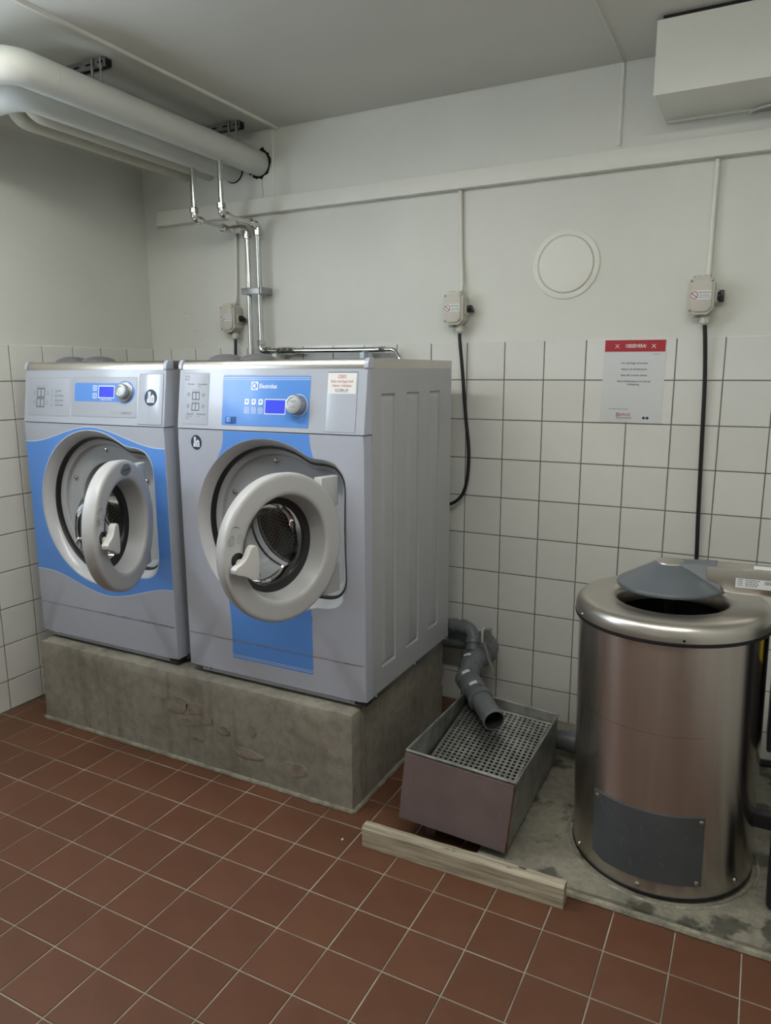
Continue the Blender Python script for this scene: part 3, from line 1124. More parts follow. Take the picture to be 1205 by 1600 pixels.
        mb.loft([[((HR[k] + .0015) * cos(TH[k]), CZ + (HR[k] + .0015) * sin(TH[k]), .0008) for k in range(NT)],
                 [((HR[k] + .004) * cos(TH[k]), CZ + (HR[k] + .004) * sin(TH[k]), .0008) for k in range(NT)]], fr=FRONT)
        mb.build('film_line', 'pale_line', t, smooth=False)
    # ---- control panel
    if variant == 2:
        lp = MB().prism(rrect(-.339, -.230, .013, .181, .004, 3), -.0015, .0006, fr=FASC).build('programme_card', 'panel_grey', t, bevel=.0004)
        mb = MB()
        mb.flat(rrect(-.330, -.316, .159, .173, .001, 2), .001, [rrect(-.3285, -.3175, .1605, .1715, .001, 2)], FASC)
        icon_box(mb, -.284, .107, .0165)
        icon_box(mb, -.284, .071, .0165)
        for u, v in ((-.315, .112), (-.252, .110), (-.316, .073), (-.252, .073)):
            mb.flat(ellipse(u, v, .0058, .0062, 14), .001, [ellipse(u, v, .0043, .0047, 14)], FASC)
            mb.flat([(u - .004, v - .0007), (u + .004, v - .0007), (u + .004, v + .0007), (u - .004, v + .0007)], .001, fr=FASC)
        for s_, u, v in (('Förtvätt', -.320, .143), ('Huvudtvätt', -.277, .143), ('Flytande', -.320, .045), ('Sköljmedel', -.277, .045)):
            mb.text(s_, .0085, u, v, .001, FASC, 'LEFT', .01)
        for s_, u, v in (('Pulver', -.277, .136), ('Huvudtvätt', -.325, .038), ('Rinse', -.277, .038), ('Liquid', -.325, .031)):
            mb.text(s_, .006, u, v, .001, FASC, 'LEFT')
        for u, v in ((-.284 - .008, .1245), (-.284 + .008, .1245), (-.292, .0885), (-.276, .0885)):
            mb.flat(rrect(u - .0075, u + .0075, v - .003, v + .003, .001, 2), .001, [rrect(u - .0068, u + .0068, v - .0023, v + .0023, .0008, 2)], FASC)
        mb.build('programme_print', 'print_grey', lp, smooth=False)
        bp_ = MB().prism(rrect(-.170, .165, .015, .173, .003, 3), -.0015, .0008, fr=FASC).build('control_panel', 'blue_film', t, bevel=.0004)
        mb = MB()
        for v in (.1665, .161):
            mb.flat([(-.169, v), (.164, v), (.164, v + .0016), (-.169, v + .0016)], .0012, fr=FASC)
        mb.build('panel_line', 'pale_line', bp_, smooth=False)
        mb = MB()
        mb.flat(rrect(-.057, -.031, .1285, .1545, .001, 2), .0012, fr=FASC)
        mb.text('Electrolux', .0195, -.0262, .1345, .0012, FASC, 'LEFT', .018, 1.02 * .83)
        for q_, (u, v) in enumerate(((-.072, .091), (-.045, .091), (-.018, .091))):
            mb.flat([(u - .008, v - .009), (u + .004, v - .009), (u + .0085, v - .0045), (u + .0085, v + .009), (u - .008, v + .009)], .0012, fr=FASC)
        for u in (-.0715, -.0445, -.018):
            v = .064
            mb.flat(rrect(u - .009, u + .009, v - .009, v + .009, .002, 2), .0012, [rrect(u - .0078, u + .0078, v - .0078, v + .0078, .0015, 2)], FASC)
            mb.flat(ellipse(u, v, .005, .005, 12), .0012, [ellipse(u, v, .0036, .0036, 12)], FASC)
        mb.flat(rrect(-.002, .0785, .0535, .101, .003, 3), .0012, [rrect(.0005, .076, .056, .0985, .002, 3)], FASC)
        mb.build('panel_print', 'print_white', bp_, smooth=False)
        mb = MB()
        # emblem: stylised globe with wedge, cut into the white square
        c_ = (-.044, .1415)
        mb.flat(ellipse(c_[0], c_[1], .0105, .0105, 26), .0014, [[(c_[0] - .0085, c_[1]), (c_[0] + .001, c_[1] - .0085), (c_[0] + .001, c_[1] + .0085)],
                                                                 [(c_[0] + .0035, c_[1] + .0088), (c_[0] + .0035, c_[1] - .0088), (c_[0] + .0048, c_[1] - .0085), (c_[0] + .0048, c_[1] + .0085)]], FASC)
        for u, v in ((-.072, .091), (-.045, .091), (-.018, .091)):
            mb.flat(ellipse(u, v + .0015, .0042, .003, 12), .0014, fr=FASC)
            mb.flat([(u - .0008, v - .006), (u + .0008, v - .006), (u + .0008, v), (u - .0008, v)], .0014, fr=FASC)
        mb.build('emblem_print', 'blue_film', bp_, smooth=False)
        MB().prism(rrect(.0005, .076, .056, .0985, .002, 3), .0, .0011, fr=FASC).build('display', 'screen', bp_)
        sw = MB().prism(rrect(-.156, -.112, .021, .043, .002, 2), .0, .0022, fr=FASC).build('power_switch', 'blue_dark', t, bevel=.0008)
        MB().prism(rrect(-.148, -.130, .0235, .0405, .001, 2), .002, .0048, fr=FASC).build('switch_rocker', 'blue_film', sw, bevel=.0008)
        kfr = Fr(FASC((.125, .0835, 0)), FASC.ux, FASC.uy, FASC.uw)
        MB().lathe([(.034, .0008), (.034, .0014), (.032, .0016)], 40, kfr).build('knob_ring', 'pale_line', t)
        kn = MB()
        nk = 48
        rings_ = []
        for h_, r_, am in ((.0015, .031, .0), (.006, .0305, .0007), (.024, .0295, .0007), (.029, .0285, .0)):
            rings_.append([((r_ + am * (1 if k % 2 else -1)) * cos(2 * pi * k / nk), (r_ + am * (1 if k % 2 else -1)) * sin(2 * pi * k / nk), h_) for k in range(nk)])
        kn.loft(rings_, fr=kfr)
        kn.lathe([(.0285, .029), (.027, .031), (.022, .0315), (.0205, .030), (.0195, .0305), (.00001, .0312)], nk, kfr)
        knob = kn.build('knob', 'knob_metal', t, sharp=14)
        MB().text('START', .0072, 0, .006, .0316, kfr).text('TRYCK', .0062, 0, -.0115, .0316, kfr).build('knob_print', 'print_grey', knob, smooth=False)
        # detergent flap outline and notice
        rp_ = MB().prism(rrect(.226, .329, .0065, .183, .002, 2), -.001, .0012, fr=FASC).build('side_flap', 'fascia_grey', t, bevel=.0006)
        mb = MB()
        for a_, b_, c_, d_ in ((.2255, .2262, .006, .183), (.329, .3297, .006, .183), (.2262, .329, .183, .1845)):
            mb.flat([(a_, c_), (b_, c_), (b_, d_), (a_, d_)], .0003, fr=FASC)
        mb.build('flap_gap', 'void', t, smooth=False)
        st = MB().prism([(.2275, .120), (.3245, .120), (.3245, .181), (.2275, .181)], .0012, .0016, fr=FASC).build('notice', 'sticker_white', t)
        mb = MB()
        mb.text('OBS!', .0145, .276, .166, .0018, FASC, 'CENTER', .008)
        mb.text('Behå med bygel skall', .0118, .276, .153, .0018, FASC, 'CENTER', .006, .78)
        mb.text('tvättas i tvättpåse', .0118, .276, .1405, .0018, FASC, 'CENTER', .006, .80)
        mb.build('notice_print', 'print_red', st, smooth=False)
        mb = MB().text('ENTEMA AB', .0085, .276, .1285, .0018, FASC, 'CENTER', .006)
        mb.flat([(.255, .1255), (.297, .1255), (.297, .1268), (.255, .1268)], .0018, fr=FASC)
        mb.build('notice_footer', 'print_dark', st, smooth=False)
    else:
        lp = MB().prism(rrect(-.335, -.112, .025, .165, .003, 2), -.0015, .0006, fr=FASC).build('programme_card', 'panel_grey', t, bevel=.0004)
        mb = MB()
        icon_box(mb, -.266, .110, .0225)
        icon_box(mb, -.268, .073, .0225)
        for u, v in ((-.300, .109), (-.228, .110), (-.303, .073), (-.231, .073)):
            mb.flat(ellipse(u, v, .0065, .007, 14), .001, [ellipse(u, v, .005, .0055, 14)], FASC)
        for k_, (s_, s2) in enumerate((('Förtvätt', 'Pulver'), ('Huvudtvätt', 'Pulver'), ('Huvudtvätt', 'Flytande'), ('Sköljmedel', ''))):
            mb.text(s_, .0098, -.187, .115 - k_ * .0175, .001, FASC, 'LEFT', .012)
            mb.text(s2, .006, -.187, .1085 - k_ * .0175, .001, FASC, 'LEFT')
            mb.flat(ellipse(-.205, .118 - k_ * .0175, .0045, .005, 12), .001, [ellipse(-.205, .118 - k_ * .0175, .0035, .004, 12)], FASC)
        mb.flat(rrect(-.289, -.243, .1295, .136, .001, 2), .001, [rrect(-.288, -.244, .1302, .1353, .001, 2)], FASC)
        mb.build('programme_print', 'print_grey', lp, smooth=False)
        cp = MB().prism(rrect(-.097, .227, .027, .167, .003, 2), -.0015, .0006, fr=FASC).build('control_panel', 'panel_grey', t, bevel=.0004)
        # blue window, round end at the knob
        pl = rrect(-.083, .16, .081, .148, .010, 4)
        MB().flat(pl, .0009, fr=FASC).flat(ellipse(.172, .116, .047, .0405, 40), .00095, fr=FASC).build('panel_field', 'blue_film', cp, smooth=False)
        mb = MB()
        mb.flat(rrect(.0405, .1205, .094, .1385, .002, 2), .0012, [rrect(.0435, .1175, .097, .1355, .001, 2)], FASC)
        for v in (.130, .102):
            mb.flat(rrect(.012, .032, v - .009, v + .009, .002, 2), .0012, [rrect(.014, .030, v - .007, v + .007, .0015, 2)], FASC)
            mb.flat(ellipse(.022, v, .0045, .005, 12), .0012, [ellipse(.022, v, .003, .0035, 12)], FASC)
        mb.text('COMPASS CONTROL', .0062, .0805, .0865, .0012, FASC, 'CENTER', .012)
        mb.build('panel_print', 'print_white', cp, smooth=False)
        MB().prism(rrect(.0435, .1175, .097, .1355, .001, 2), .0, .0011, fr=FASC).build('display', 'screen', cp)
        tg = MB().prism(rrect(.105, .209, .0375, .0485, .001, 2), .0, .0009, fr=FASC).build('type_plate', 'machine_side', t)
        MB().text('W465H LE', .0095, .180, .0398, .0012, FASC, 'CENTER', .02).build('type_print', 'print_grey', tg, smooth=False)
        kfr = Fr(FASC((.174, .117, 0)), FASC.ux, FASC.uy, FASC.uw)
        MB().lathe([(.036, .0008), (.036, .004), (.034, .006), (.026, .008), (.0255, .022), (.024, .025), (.018, .0265), (.016, .025), (.00001, .0255)], 40, kfr).build('knob', 'knob_metal', t, sharp=14)
        rp_ = MB().prism(rrect(.238, .350, .006, .179, .003, 2), -.001, .002, fr=FASC).build('side_flap', 'flap_grey', t, bevel=.0012)
        mb = MB()
        for lp_ in (rrect(.2365, .3515, .0045, .1805, .004, 2),):
            mb.flat(lp_, .0004, [rrect(.238, .350, .006, .179, .003, 2)], FASC)
        mb.build('flap_gap', 'print_grey', t, smooth=False)
        town_badge(rp_, Fr(FASC((0, 0, .002)), FASC.ux, FASC.uy, FASC.uw), .296, .0985, .0285, .0285)
    # flat grey rings painting the shade of the recessed borders round the cards
    mb = MB()
    cards = ((-.339, -.230, .013, .181),) if variant == 2 else ((-.335, -.112, .025, .165), (-.097, .227, .027, .167))
    if variant == 2:
        cards += ((-.170, .165, .015, .173),)
    for a_, b_, c_, d_ in cards:
        e_ = .0016
        mb.flat(rrect(a_ - e_, b_ + e_, c_ - e_, d_ + e_ * 1.3, .004, 3), .0003, [rrect(a_ - .0002, b_ + .0002, c_ - .0002, d_ + .0002, .0035, 3)], FASC)
    mb.build('card_shade_ring', 'recess_grey', t, smooth=False)
    # ---- door, hinged in the pocket on the right
    door(t, variant, door_deg)
    return t


def door(parent, variant, deg):
    d = link('door', None, parent)
    hx = .275 if variant == 1 else .283
    d.location = (hx, .008, .900 - MZ0)
    d.rotation_euler = (0, 0, radians(deg))
    DC = -.238                       # door centre left of the hinge axis
    ax = Fr((DC, -.012, 0), (1, 0, 0), (0, 0, 1), (0, -1, 0))      # uw = outwards
    k = .213
    MB().lathe([(.150, -.040), (.198, -.044), (.206, -.042), (.210, -.036), (.2128, -.014), (k, -.006), (.2122, -.0015), (.2095, .0015), (.2045, .0032), (.201, .0038), (.199, .0039),
                (.168, .0050), (.165, .0050), (.157, .0045), (.1525, .0022), (.1500, -.0015), (.1488, -.006), (.1370, -.056), (.1365, -.060), (.150, -.058), (.150, -.040)], 96, ax).build('ring', 'door_grey', d, sharp=40)
    MB().lathe([(.1375, -.054), (.134, -.056), (.120, -.060), (.117, -.066), (.121, -.082), (.134, -.084), (.152, -.066), (.165, -.046), (.160, -.041)], 72, ax).build('door_gasket', 'rubber', d)
    MB().lathe([(.1195, -.062), (.1185, -.075), (.1165, -.098), (.112, -.112), (.100, -.120), (.07, -.125), (.035, -.127), (.00001, -.1275)], 72, ax).build('glass_bowl', 'door_glass', d)
    MB().lathe([(.168, -.044), (.172, -.047), (.170, -.052), (.164, -.053), (.162, -.048)], 72, ax).build('back_ring', 'chrome', d)
    # hinge arms
    for z_, h_ in ((.135, .045), (-.135, .045)):
        p = [(-.072, -.040), (-.062, .0), (.004, -.004), (.014, -.014), (.014, -.032), (.0, -.044)]
        p = [(x, y + .0) for x, y in p]
        MB().prism([(x, -y + .004) for x, y in [(-.085, .008), (-.020, .012), (-.010, .017), (-.006, .026), (-.008, .042), (-.085, .042)]], z_ - h_, z_ + h_,
                   fr=Fr((0, 0, 0), (1, 0, 0), (0, -1, 0), (0, 0, 1))).build('hinge_arm', 'door_grey', d, bevel=.004)
    # handle: round seat, stem and curved grip at the free side
    hz = -.014
    hxx = DC - .178
    MB().lathe([(.021, .0045), (.020, .0058), (.014, .0062), (.00001, .0062)], 28, Fr(ax((-.170, hz + .012, 0)), ax.ux, ax.uy, ax.uw)).build('handle_seat', 'black_plastic', d)
    mb = MB()
    du = -.016
    fin = [(-.186, -.018), (-.178, -.011), (-.166, -.006), (-.152, .002), (-.142, .014), (-.135, .028), (-.127, .036), (-.117, .037), (-.110, .031),
           (-.107, .015), (-.106, -.010), (-.107, -.034), (-.110, -.050), (-.117, -.058), (-.127, -.057), (-.140, -.049), (-.156, -.040), (-.174, -.035), (-.185, -.029)]
    mb.prism([(u_ + du, v_) for u_, v_ in fin], .014, .036, fr=ax)
    mb.build('handle', 'handle_grey', d, bevel=.0075, seg=4, sharp=70)
    MB().tube([(-.150 + du, -.012, .004), (-.150 + du, -.012, .016)], [.013, .014], 18, fr=ax).build('handle_stem', 'handle_grey', d)
    # raised open / closed lock symbols with an arc
    mb = MB()
    cu, cv, cw = -.172, .072, .0052
    for su in (-.018, .013):
        base = [(cu + su + x, cv - .020 + y, cw) for x, y in ((-.0085, -.008), (.0085, -.008), (.0085, .006), (-.0085, .006), (-.0085, -.008))]
        mb.tube(base, .0009, 6, fr=ax)
        o_ = .004 if su < 0 else 0
        mb.tube([(cu + su + .006 * cos(a_) + o_, cv - .014 + .009 * sin(a_), cw) for a_ in [pi * q / 8 for q in range(9)]], .0009, 6, fr=ax)
        mb.tube([(cu + su, cv - .023, cw), (cu + su, cv - .018, cw)], .0016, 6, fr=ax)
    mb.tube([(cu - .003 + .016 * cos(a_), cv + .006 + .012 * sin(a_), cw) for a_ in [radians(20 + 140 * q / 10) for q in range(11)]], .0009, 6, fr=ax)
    mb.build('lock_symbol', 'recess_grey', d)
    # latch pin on the back at the free side
    MB().tube([(-.172, -.005, -.042), (-.172, -.005, -.070), (-.172, -.018, -.078)], [.006, .006, .0045], 12, fr=ax, rad=.006).build('latch', 'chrome', d)
    if variant == 1:
        bu, bv = .012, .181
        b = MB().prism(ellipse(bu, bv, .036, .019, 32), .004, .0068, fr=ax).build('oval_badge', 'print_grey', d, bevel=.0006)
        MB().text('Electrolux', .0125, bu + .004, bv - .004, .0071, ax, 'CENTER', .01).build('badge_print', 'print_navy', b, smooth=False)


washing_machine(0.525, 'left washing machine with full-width blue wave and oval door badge, nearer the corner', 1, 112)
washing_machine(1.305, 'right washing machine with vertical blue stripe and white notice on its control panel', 2, 75)

# ================================================================ insulated pipes under the ceiling


def ins_pipe(x, z, r, yturn, name, label, m, up=False, group='insulated pipes under the ceiling', y1=-.0005):
    t = thing(name, (x, 0, z), label, 'pipe', group)
    br = .13 if not up else .09
    if up:
        cov = [(0, yturn, 0), (0, y1, 0)]
        MB().tube(cov, r, 28).build('straight_cover', m, t)
        pth = fillet([(0, yturn + .0, 0), (0, yturn - .10, 0), (0, yturn - .10, CEIL - z - .001)], br, 10)
        MB().tube(pth, r * 1.012, 28).build('elbow_cover', m, t)
    else:
        MB().tube([(0, yturn + .14, 0), (0, y1, 0)], r, 32).build('straight_cover', m, t)
        MB().tube([(0, yturn + .139, 0), (0, yturn, 0), (-.139, yturn, 0)], r * 1.008, 32, rad=br, seg=12).build('elbow_cover', m, t)
        MB().tube([(-.14, yturn, 0), (-x + .0005, yturn, 0)], r, 32).build('straight_cover', m, t)
    return t


ins_pipe(HX1, HZ1, .050, -1.185, 'insulated_pipe', 'thick white insulated pipe nearest the ceiling strip, entering a broken black-edged wall hole', 'insulation_white')
ins_pipe(HX2, HZ2, .050, -1.035, 'insulated_pipe', 'white insulated pipe second from the ceiling strip, just left of the thickest one', 'insulation_white')
ins_pipe(.405, 2.262, .036, -0.80, 'insulated_pipe', 'slim cream insulated pipe third from the ceiling strip, bending up behind the white ones', 'insulation_cream', True)
ins_pipe(.272, 2.270, .032, -0.76, 'insulated_pipe', 'slimmest cream insulated pipe, nearest the left wall', 'insulation_cream', True)

for yb, lab in ((-.135, 'zinc support rail above the pipes close to the back wall'), (-.825, 'zinc support rail above the pipe bends, farther from the back wall')):
    t = thing('pipe_hanger', (.62, yb, CEIL), lab, 'hanger', 'pipe support rails under the ceiling')
    mb = MB()
    prof = [(-.016, -.001), (.016, -.001), (.016, -.029), (.008, -.029), (.008, -.026), (.0135, -.026), (.0135, -.004), (-.0135, -.004), (-.0135, -.026), (-.008, -.026), (-.008, -.029), (-.016, -.029)]
    mb.prism(prof, -.18, .080, fr=Fr((0, 0, 0), (0, 1, 0), (0, 0, 1), (1, 0, 0)))
    mb.build('channel', 'zinc', t, sharp=20)
    mb = MB()
    for k in range(5):
        u = -.16 + k * .055
        mb.box(u - .012, u + .012, -.0165, -.0157, -.018, -.012)
    mb.build('slot', 'void', t)
    for dx in (.028, .066):
        rod = MB().cyl((dx, -.022, -.002), (dx, -.022, -.077), .0038, n=10).build('threaded_rod', 'zinc', t)
        MB().cyl((dx, -.022, -.037), (dx, -.022, -.030), .0075, n=6).build('nut', 'zinc', rod)

# ================================================================ chrome water pipes


def fitting(mb, p, d, r, l):
    d = Vector(d).normalized()
    p = Vector(p)
    mb.tube([p - d * l, p - d * l * .8, p + d * l * .8, p + d * l], [r * .9, r, r, r * .9], 8)


def chrome_line(name, pts, label, clips, extra=()):
    t = thing(name, pts[0], label, 'pipe', 'chrome water pipes')
    o = Vector(pts[0])
    P = [Vector(p) - o for p in pts]
    R = .011
    MB().tube(P, R, 18, rad=.018, seg=6).build('tube', 'chrome', t)
    for k in range(1, len(P) - 1):
        a, b = (P[k - 1] - P[k]).normalized(), (P[k + 1] - P[k]).normalized()
        mb = MB().tube([P[k] + a * .030, P[k], P[k] + b * .030], .0145, 16, rad=.016, seg=6)
        e = mb.build('elbow', 'chrome', t)
        m2 = MB()
        fitting(m2, P[k] + a * .034, a, .0185, .011)
        m2.build('nut', 'chrome', e, sharp=25)
        m2 = MB()
        fitting(m2, P[k] + b * .034, b, .0185, .011)
        m2.build('nut', 'chrome', e, sharp=25)
    for c, d in extra:
        mb = MB()
        fitting(mb, Vector(c) - o, d, .0165, .014)
        mb.build('coupling', 'chrome', t, sharp=25)
    return t


PY = -.05
chrome_line('chrome_pipe', [(HX2, -.262, HZ2 - .048), (HX2, -.262, 2.008), (HX2 + .004, PY, 2.0), (.640, PY, 1.998), (.640, PY, 1.30)],
            'left chrome water pipe dropping from the second insulated pipe to behind the washers', None,
            (((.585, PY, 1.999), (1, 0, 0)), ((.612, PY, 1.9985), (1, 0, 0))))
t = chrome_line('chrome_pipe', [(HX1, -.262, HZ1 - .048), (HX1, -.262, 2.012), (.697, PY, 2.008), (.697, PY, 1.478), (1.30, PY, 1.474)],
            'right chrome water pipe running down the wall and along above the tiles', None,
            (((.80, PY, 1.477), (1, 0, 0)), ((.83, PY, 1.477), (1, 0, 0)), ((.86, PY, 1.476), (1, 0, 0))))
O = Vector(t.location)
MB().tube([Vector(p) + Vector((1.30, PY, 1.474)) - O for p in ((0, 0, 0), (.055, 0, 0), (.085, -.012, -.035), (.095, -.02, -.10))], .0085, 14, rad=.03).build('tail', 'chrome', t)
mb = MB()
fitting(mb, Vector((1.30, PY, 1.474)) - O, (1, 0, 0), .013, .012)
mb.build('coupling', 'chrome', t)
t = thing('pipe_clip', (.669, -.002, 1.733), 'zinc double clip holding both chrome pipes to the wall', 'clip')
MB().box(-.05, .055, -.078, -.062, -.014, .014).build('strap', 'zinc', t, bevel=.002)
MB().box(.045, .058, -.078, .003, -.014, .014).build('bracket', 'zinc', t, bevel=.002)
screw(t, (.048, -.079, 0), (0, -1, 0), .004)
for x_, lab, m_ in ((.775, 'white pipe clip under the coupling of the lower chrome pipe', 'sticker_white'), (1.215, 'pale blue clip holding the horizontal chrome pipe near its bend', 'pale_line')):
    t = thing('pipe_clip', (x_, -.002, 1.475), lab, 'clip')
    MB().box(-.010, .010, -.066, -.030, -.042, -.010).build('saddle', m_, t, bevel=.003)
    MB().box(-.007, .007, -.030, -.0, -.040, -.028).build('bracket', m_, t, bevel=.002)

# ================================================================ safety switches, conduits, cables


def octa(w, h, c):
    return [(-w / 2 + c, -h / 2), (w / 2 - c, -h / 2), (w / 2, -h / 2 + c), (w / 2, h / 2 - c), (w / 2 - c, h / 2), (-w / 2 + c, h / 2), (-w / 2, h / 2 - c), (-w / 2, -h / 2 + c)]


FW = Fr((0, 0, 0), (1, 0, 0), (0, 0, 1), (0, -1, 0))


def safety_switch(x, z, label, knob_rot):
    t = thing('safety_switch', (x, .0, z), label, 'switch', 'safety switches on the back wall')
    MB().prism(octa(.078, .120, .018), -.0035, .050, fr=FW).build('housing', 'switch_cream', t, bevel=.003)
    cv = MB().prism(octa(.080, .122, .019), .050, .064, fr=FW).build('cover', 'switch_cream', t, bevel=.0025)
    MB().prism(octa(.064, .104, .013), .064, .070, fr=FW).build('raised_front', 'switch_cream', cv, bevel=.003)
    for sx in (-1, 1):
        for sz in (-1, 1):
            screw(cv, FW((sx * .0325, sz * .047, .0643)), (0, -1, 0), .0042, m='zinc')
    st = MB().prism([(-.0315, -.014), (.031, -.014), (.031, .0155), (-.0315, .0155)], .0700, .0705, fr=FW).build('sticker', 'sticker_white', t)
    mb = MB()
    cx, cz = -.0205, .0005
    a = [(max(x_, -.0313), y_) for x_, y_ in ellipse(cx, cz, .0118, .0125, 30)]
    mb.flat(a, .0707, [[(max(x_, -.0308), y_) for x_, y_ in ellipse(cx, cz, .0095, .0102, 30)]], FW)
    mb.flat([(cx - .0085, cz + .0062), (cx - .0068, cz + .0080), (cx + .0085, cz - .0062), (cx + .0068, cz - .0080)], .0708, fr=FW)
    mb.build('prohibition_print', 'print_crimson', st, smooth=False)
    mb = MB()
    mb.text('Säkerhetsbrytare', .0052, .0115, .0075, .0707, FW, 'CENTER', .02)
    mb.text('Får ej användas', .0045, .0115, -.0015, .0707, FW, 'CENTER', .01)
    mb.text('till start och stopp', .0045, .0115, -.0075, .0707, FW, 'CENTER', .01)
    mb.build('sticker_print', 'print_dark', st, smooth=False)
    # rotary lever on the right side
    MB().prism(rrect(-.022, .022, .010, .046, .004, 3), .039, .047, fr=Fr((0, 0, -.002), (0, 0, 1), (0, -1, 0), (1, 0, 0))).build('knob_seat', 'switch_cream', t, bevel=.002)
    mb = MB()
    kf = Fr((.047, -.028, -.002), (0, 0, 1), (0, -1, 0), (1, 0, 0))
    c_, s_ = cos(knob_rot), sin(knob_rot)
    kf2 = Fr(kf.o, kf.ux * c_ + kf.uy * s_, kf.uy * c_ - kf.ux * s_, kf.uw)
    mb.lathe([(.014, 0), (.0135, .008), (.012, .010), (.00001, .0105)], 24, kf2)
    mb.prism(rrect(-.019, .019, -.0065, .0065, .004, 3), .004, .020, fr=kf2)
    mb.build('lever', 'black_plastic', t, bevel=.001)
    g = MB().cyl((.014, -.028, -.060), (.014, -.028, -.070), .0125, n=20).build('gland', 'switch_cream', t)
    MB().tube([(.014, -.028, -.068), (.014, -.028, -.072), (.014, -.028, -.086), (.014, -.028, -.092)], [.0155, .0165, .0165, .011], 8).build('gland_nut', 'switch_cream', g, sharp=25)
    MB().cyl((-.018, -.028, -.060), (-.018, -.028, -.068), .0135, n=20).build('blind_plug', 'switch_cream', t)
    MB().cyl((-.018, -.028, .060), (-.018, -.028, .066), .012, n=20).build('blind_plug', 'switch_cream', t)
    MB().cyl((.014, -.022, .060), (.014, -.022, .068), .0105, n=20).build('conduit_entry', 'switch_cream', t)
    return t


SW = ((.522, 1.624), (1.612, 1.622), (2.483, 1.627))
safety_switch(*SW[0], 'leftmost safety switch, beside the chrome pipes above the left washer', 1.2)
safety_switch(*SW[1], 'middle safety switch on the white wall, above the right washer', 1.1)
safety_switch(*SW[2], 'rightmost safety switch on the white wall, above the spin dryer', 0.0)

for (x, z), (xt, zt), lab in zip(SW, ((.545, 2.053), (1.612, 2.053), (2.498, 2.053)),
                                 ('painted conduit above the leftmost safety switch', 'painted conduit above the middle safety switch', 'painted conduit above the rightmost safety switch')):
    t = MB().tube([(x + .014, -.022, z + .066), (x + .014, -.012, z + .10), ((x + xt) / 2 + .006, -.0075, (z + zt) / 2), (xt, -.0075, zt)], .0078, 12, rad=.05).build('conduit', 'trim_paint')
    tag(t, lab, 'conduit', 'conduits up to the trunking')


def cable(name, pts, label, r=.0068):
    # Catmull-Rom through the points
    P = [Vector(p) for p in pts]
    out = []
    for i in range(len(P) - 1):
        p0, p1, p2, p3 = P[max(i - 1, 0)], P[i], P[i + 1], P[min(i + 2, len(P) - 1)]
        for k in range(8):
            u = k / 8
            out.append(.5 * ((2 * p1) + (p2 - p0) * u + (2 * p0 - 5 * p1 + 4 * p2 - p3) * u * u + (3 * p1 - p0 - 3 * p2 + p3) * u ** 3))
    out.append(P[-1])
    return tag(MB().tube(out, r, 12).build(name, 'rubber'), label, 'cable', 'black power cables')


cable('power_cable', [(.536, -.028, 1.545), (.535, -.03, 1.48), (.53, -.035, 1.38), (.50, -.05, 1.2)], 'short black cable from the leftmost switch down behind the left washer')
cable('power_cable', [(1.626, -.028, 1.54), (1.628, -.028, 1.50), (1.639, -.024, 1.387), (1.656, -.024, 1.214), (1.674, -.03, 1.064), (1.664, -.034, .935), (1.628, -.04, .875), (1.565, -.055, .852), (1.50, -.10, .85)],
      'black cable curving from the middle switch behind the right washer')
cable('power_cable', [(2.497, -.028, 1.545), (2.503, -.024, 1.48), (2.511, -.014, 1.342), (2.517, -.014, 1.127), (2.523, -.016, .905), (2.53, -.02, .70), (2.53, -.04, .5)],
      'long straight black cable from the rightmost switch down behind the spin dryer')

# ================================================================ round wall cover, poster, duct box
t = thing('round_vent_cover', (2.020, .0035, 1.762), 'round white cover plate on the upper wall between two switches', 'cover plate')
fr = Fr((0, 0, 0), (1, 0, 0), (0, 0, 1), (0, -1, 0))
MB().lathe([(.120, 0), (.1195, .005), (.117, .0062), (.103, .0066), (.1005, .003), (.0995, .0025)], 72, fr).build('flange', 'trim_paint', t)
MB().lathe([(.0988, .001), (.0982, .006), (.096, .0085), (.090, .0095), (.05, .0098), (.00001, .0099)], 72, fr).build('disc', 'trim_paint', t)
for sx in (-1, 1):
    screw(t, (sx * .110, -.0063, .002), (0, -1, 0), .0032, m='trim_paint')

t = thing('notice_poster', (2.168, -.0009, 1.205), 'laminated notice with red heading taped to the white tiles', 'poster')
PO = Fr((0, 0, 0), (1, 0, -.01), (.01, 0, 1), (0, -1, 0))
PWW, PHH = .210, .290
MB().prism([(0, 0), (PWW, 0), (PWW, PHH), (0, PHH)], 0, .0007, fr=PO).build('sheet', 'paper', t)
hd = MB().flat([(.003, PHH - .042), (PWW - .003, PHH - .042), (PWW - .003, PHH - .002), (.003, PHH - .002)], .0009, fr=PO).build('heading_band', 'print_red', t, smooth=False)
mb = MB().text('OBSERVERA!', .0175, .108, PHH - .028, .0011, PO, 'CENTER', .01, .72)
for cu in (.045, .168):
    cv = PHH - .0225
    for s_ in (-1, 1):
        d_ = Vector((.0066, s_ * .0066))
        n_ = Vector((-d_.y, d_.x)).normalized() * .0008
        mb.flat([(cu - d_.x + n_.x, cv - d_.y + n_.y), (cu - d_.x - n_.x, cv - d_.y - n_.y), (cu + d_.x - n_.x, cv + d_.y - n_.y), (cu + d_.x + n_.x, cv + d_.y + n_.y)], .0011, fr=PO)
mb.build('heading_print', 'print_white', hd, smooth=False)
mb = MB()
for s_, v in (('Om centrifugen ej bromsar:', .206), ('Stäng av på arbetsbrytaren.', .185), ('Vänta tills trumman stannat.', .164), ('Slå på arbetsbrytaren och tryck på', .143), ('lucköppning.', .1325)):
    mb.text(s_, .0088, .108, v, .0009, PO, 'CENTER', .018, .92)
mb.text('2015-03-02', .005, .178, PHH - .052, .0009, PO)
mb.text('Vid ytterligare problem felanmälan', .0062, .027, .046, .0009, PO, 'LEFT', 0, .8)
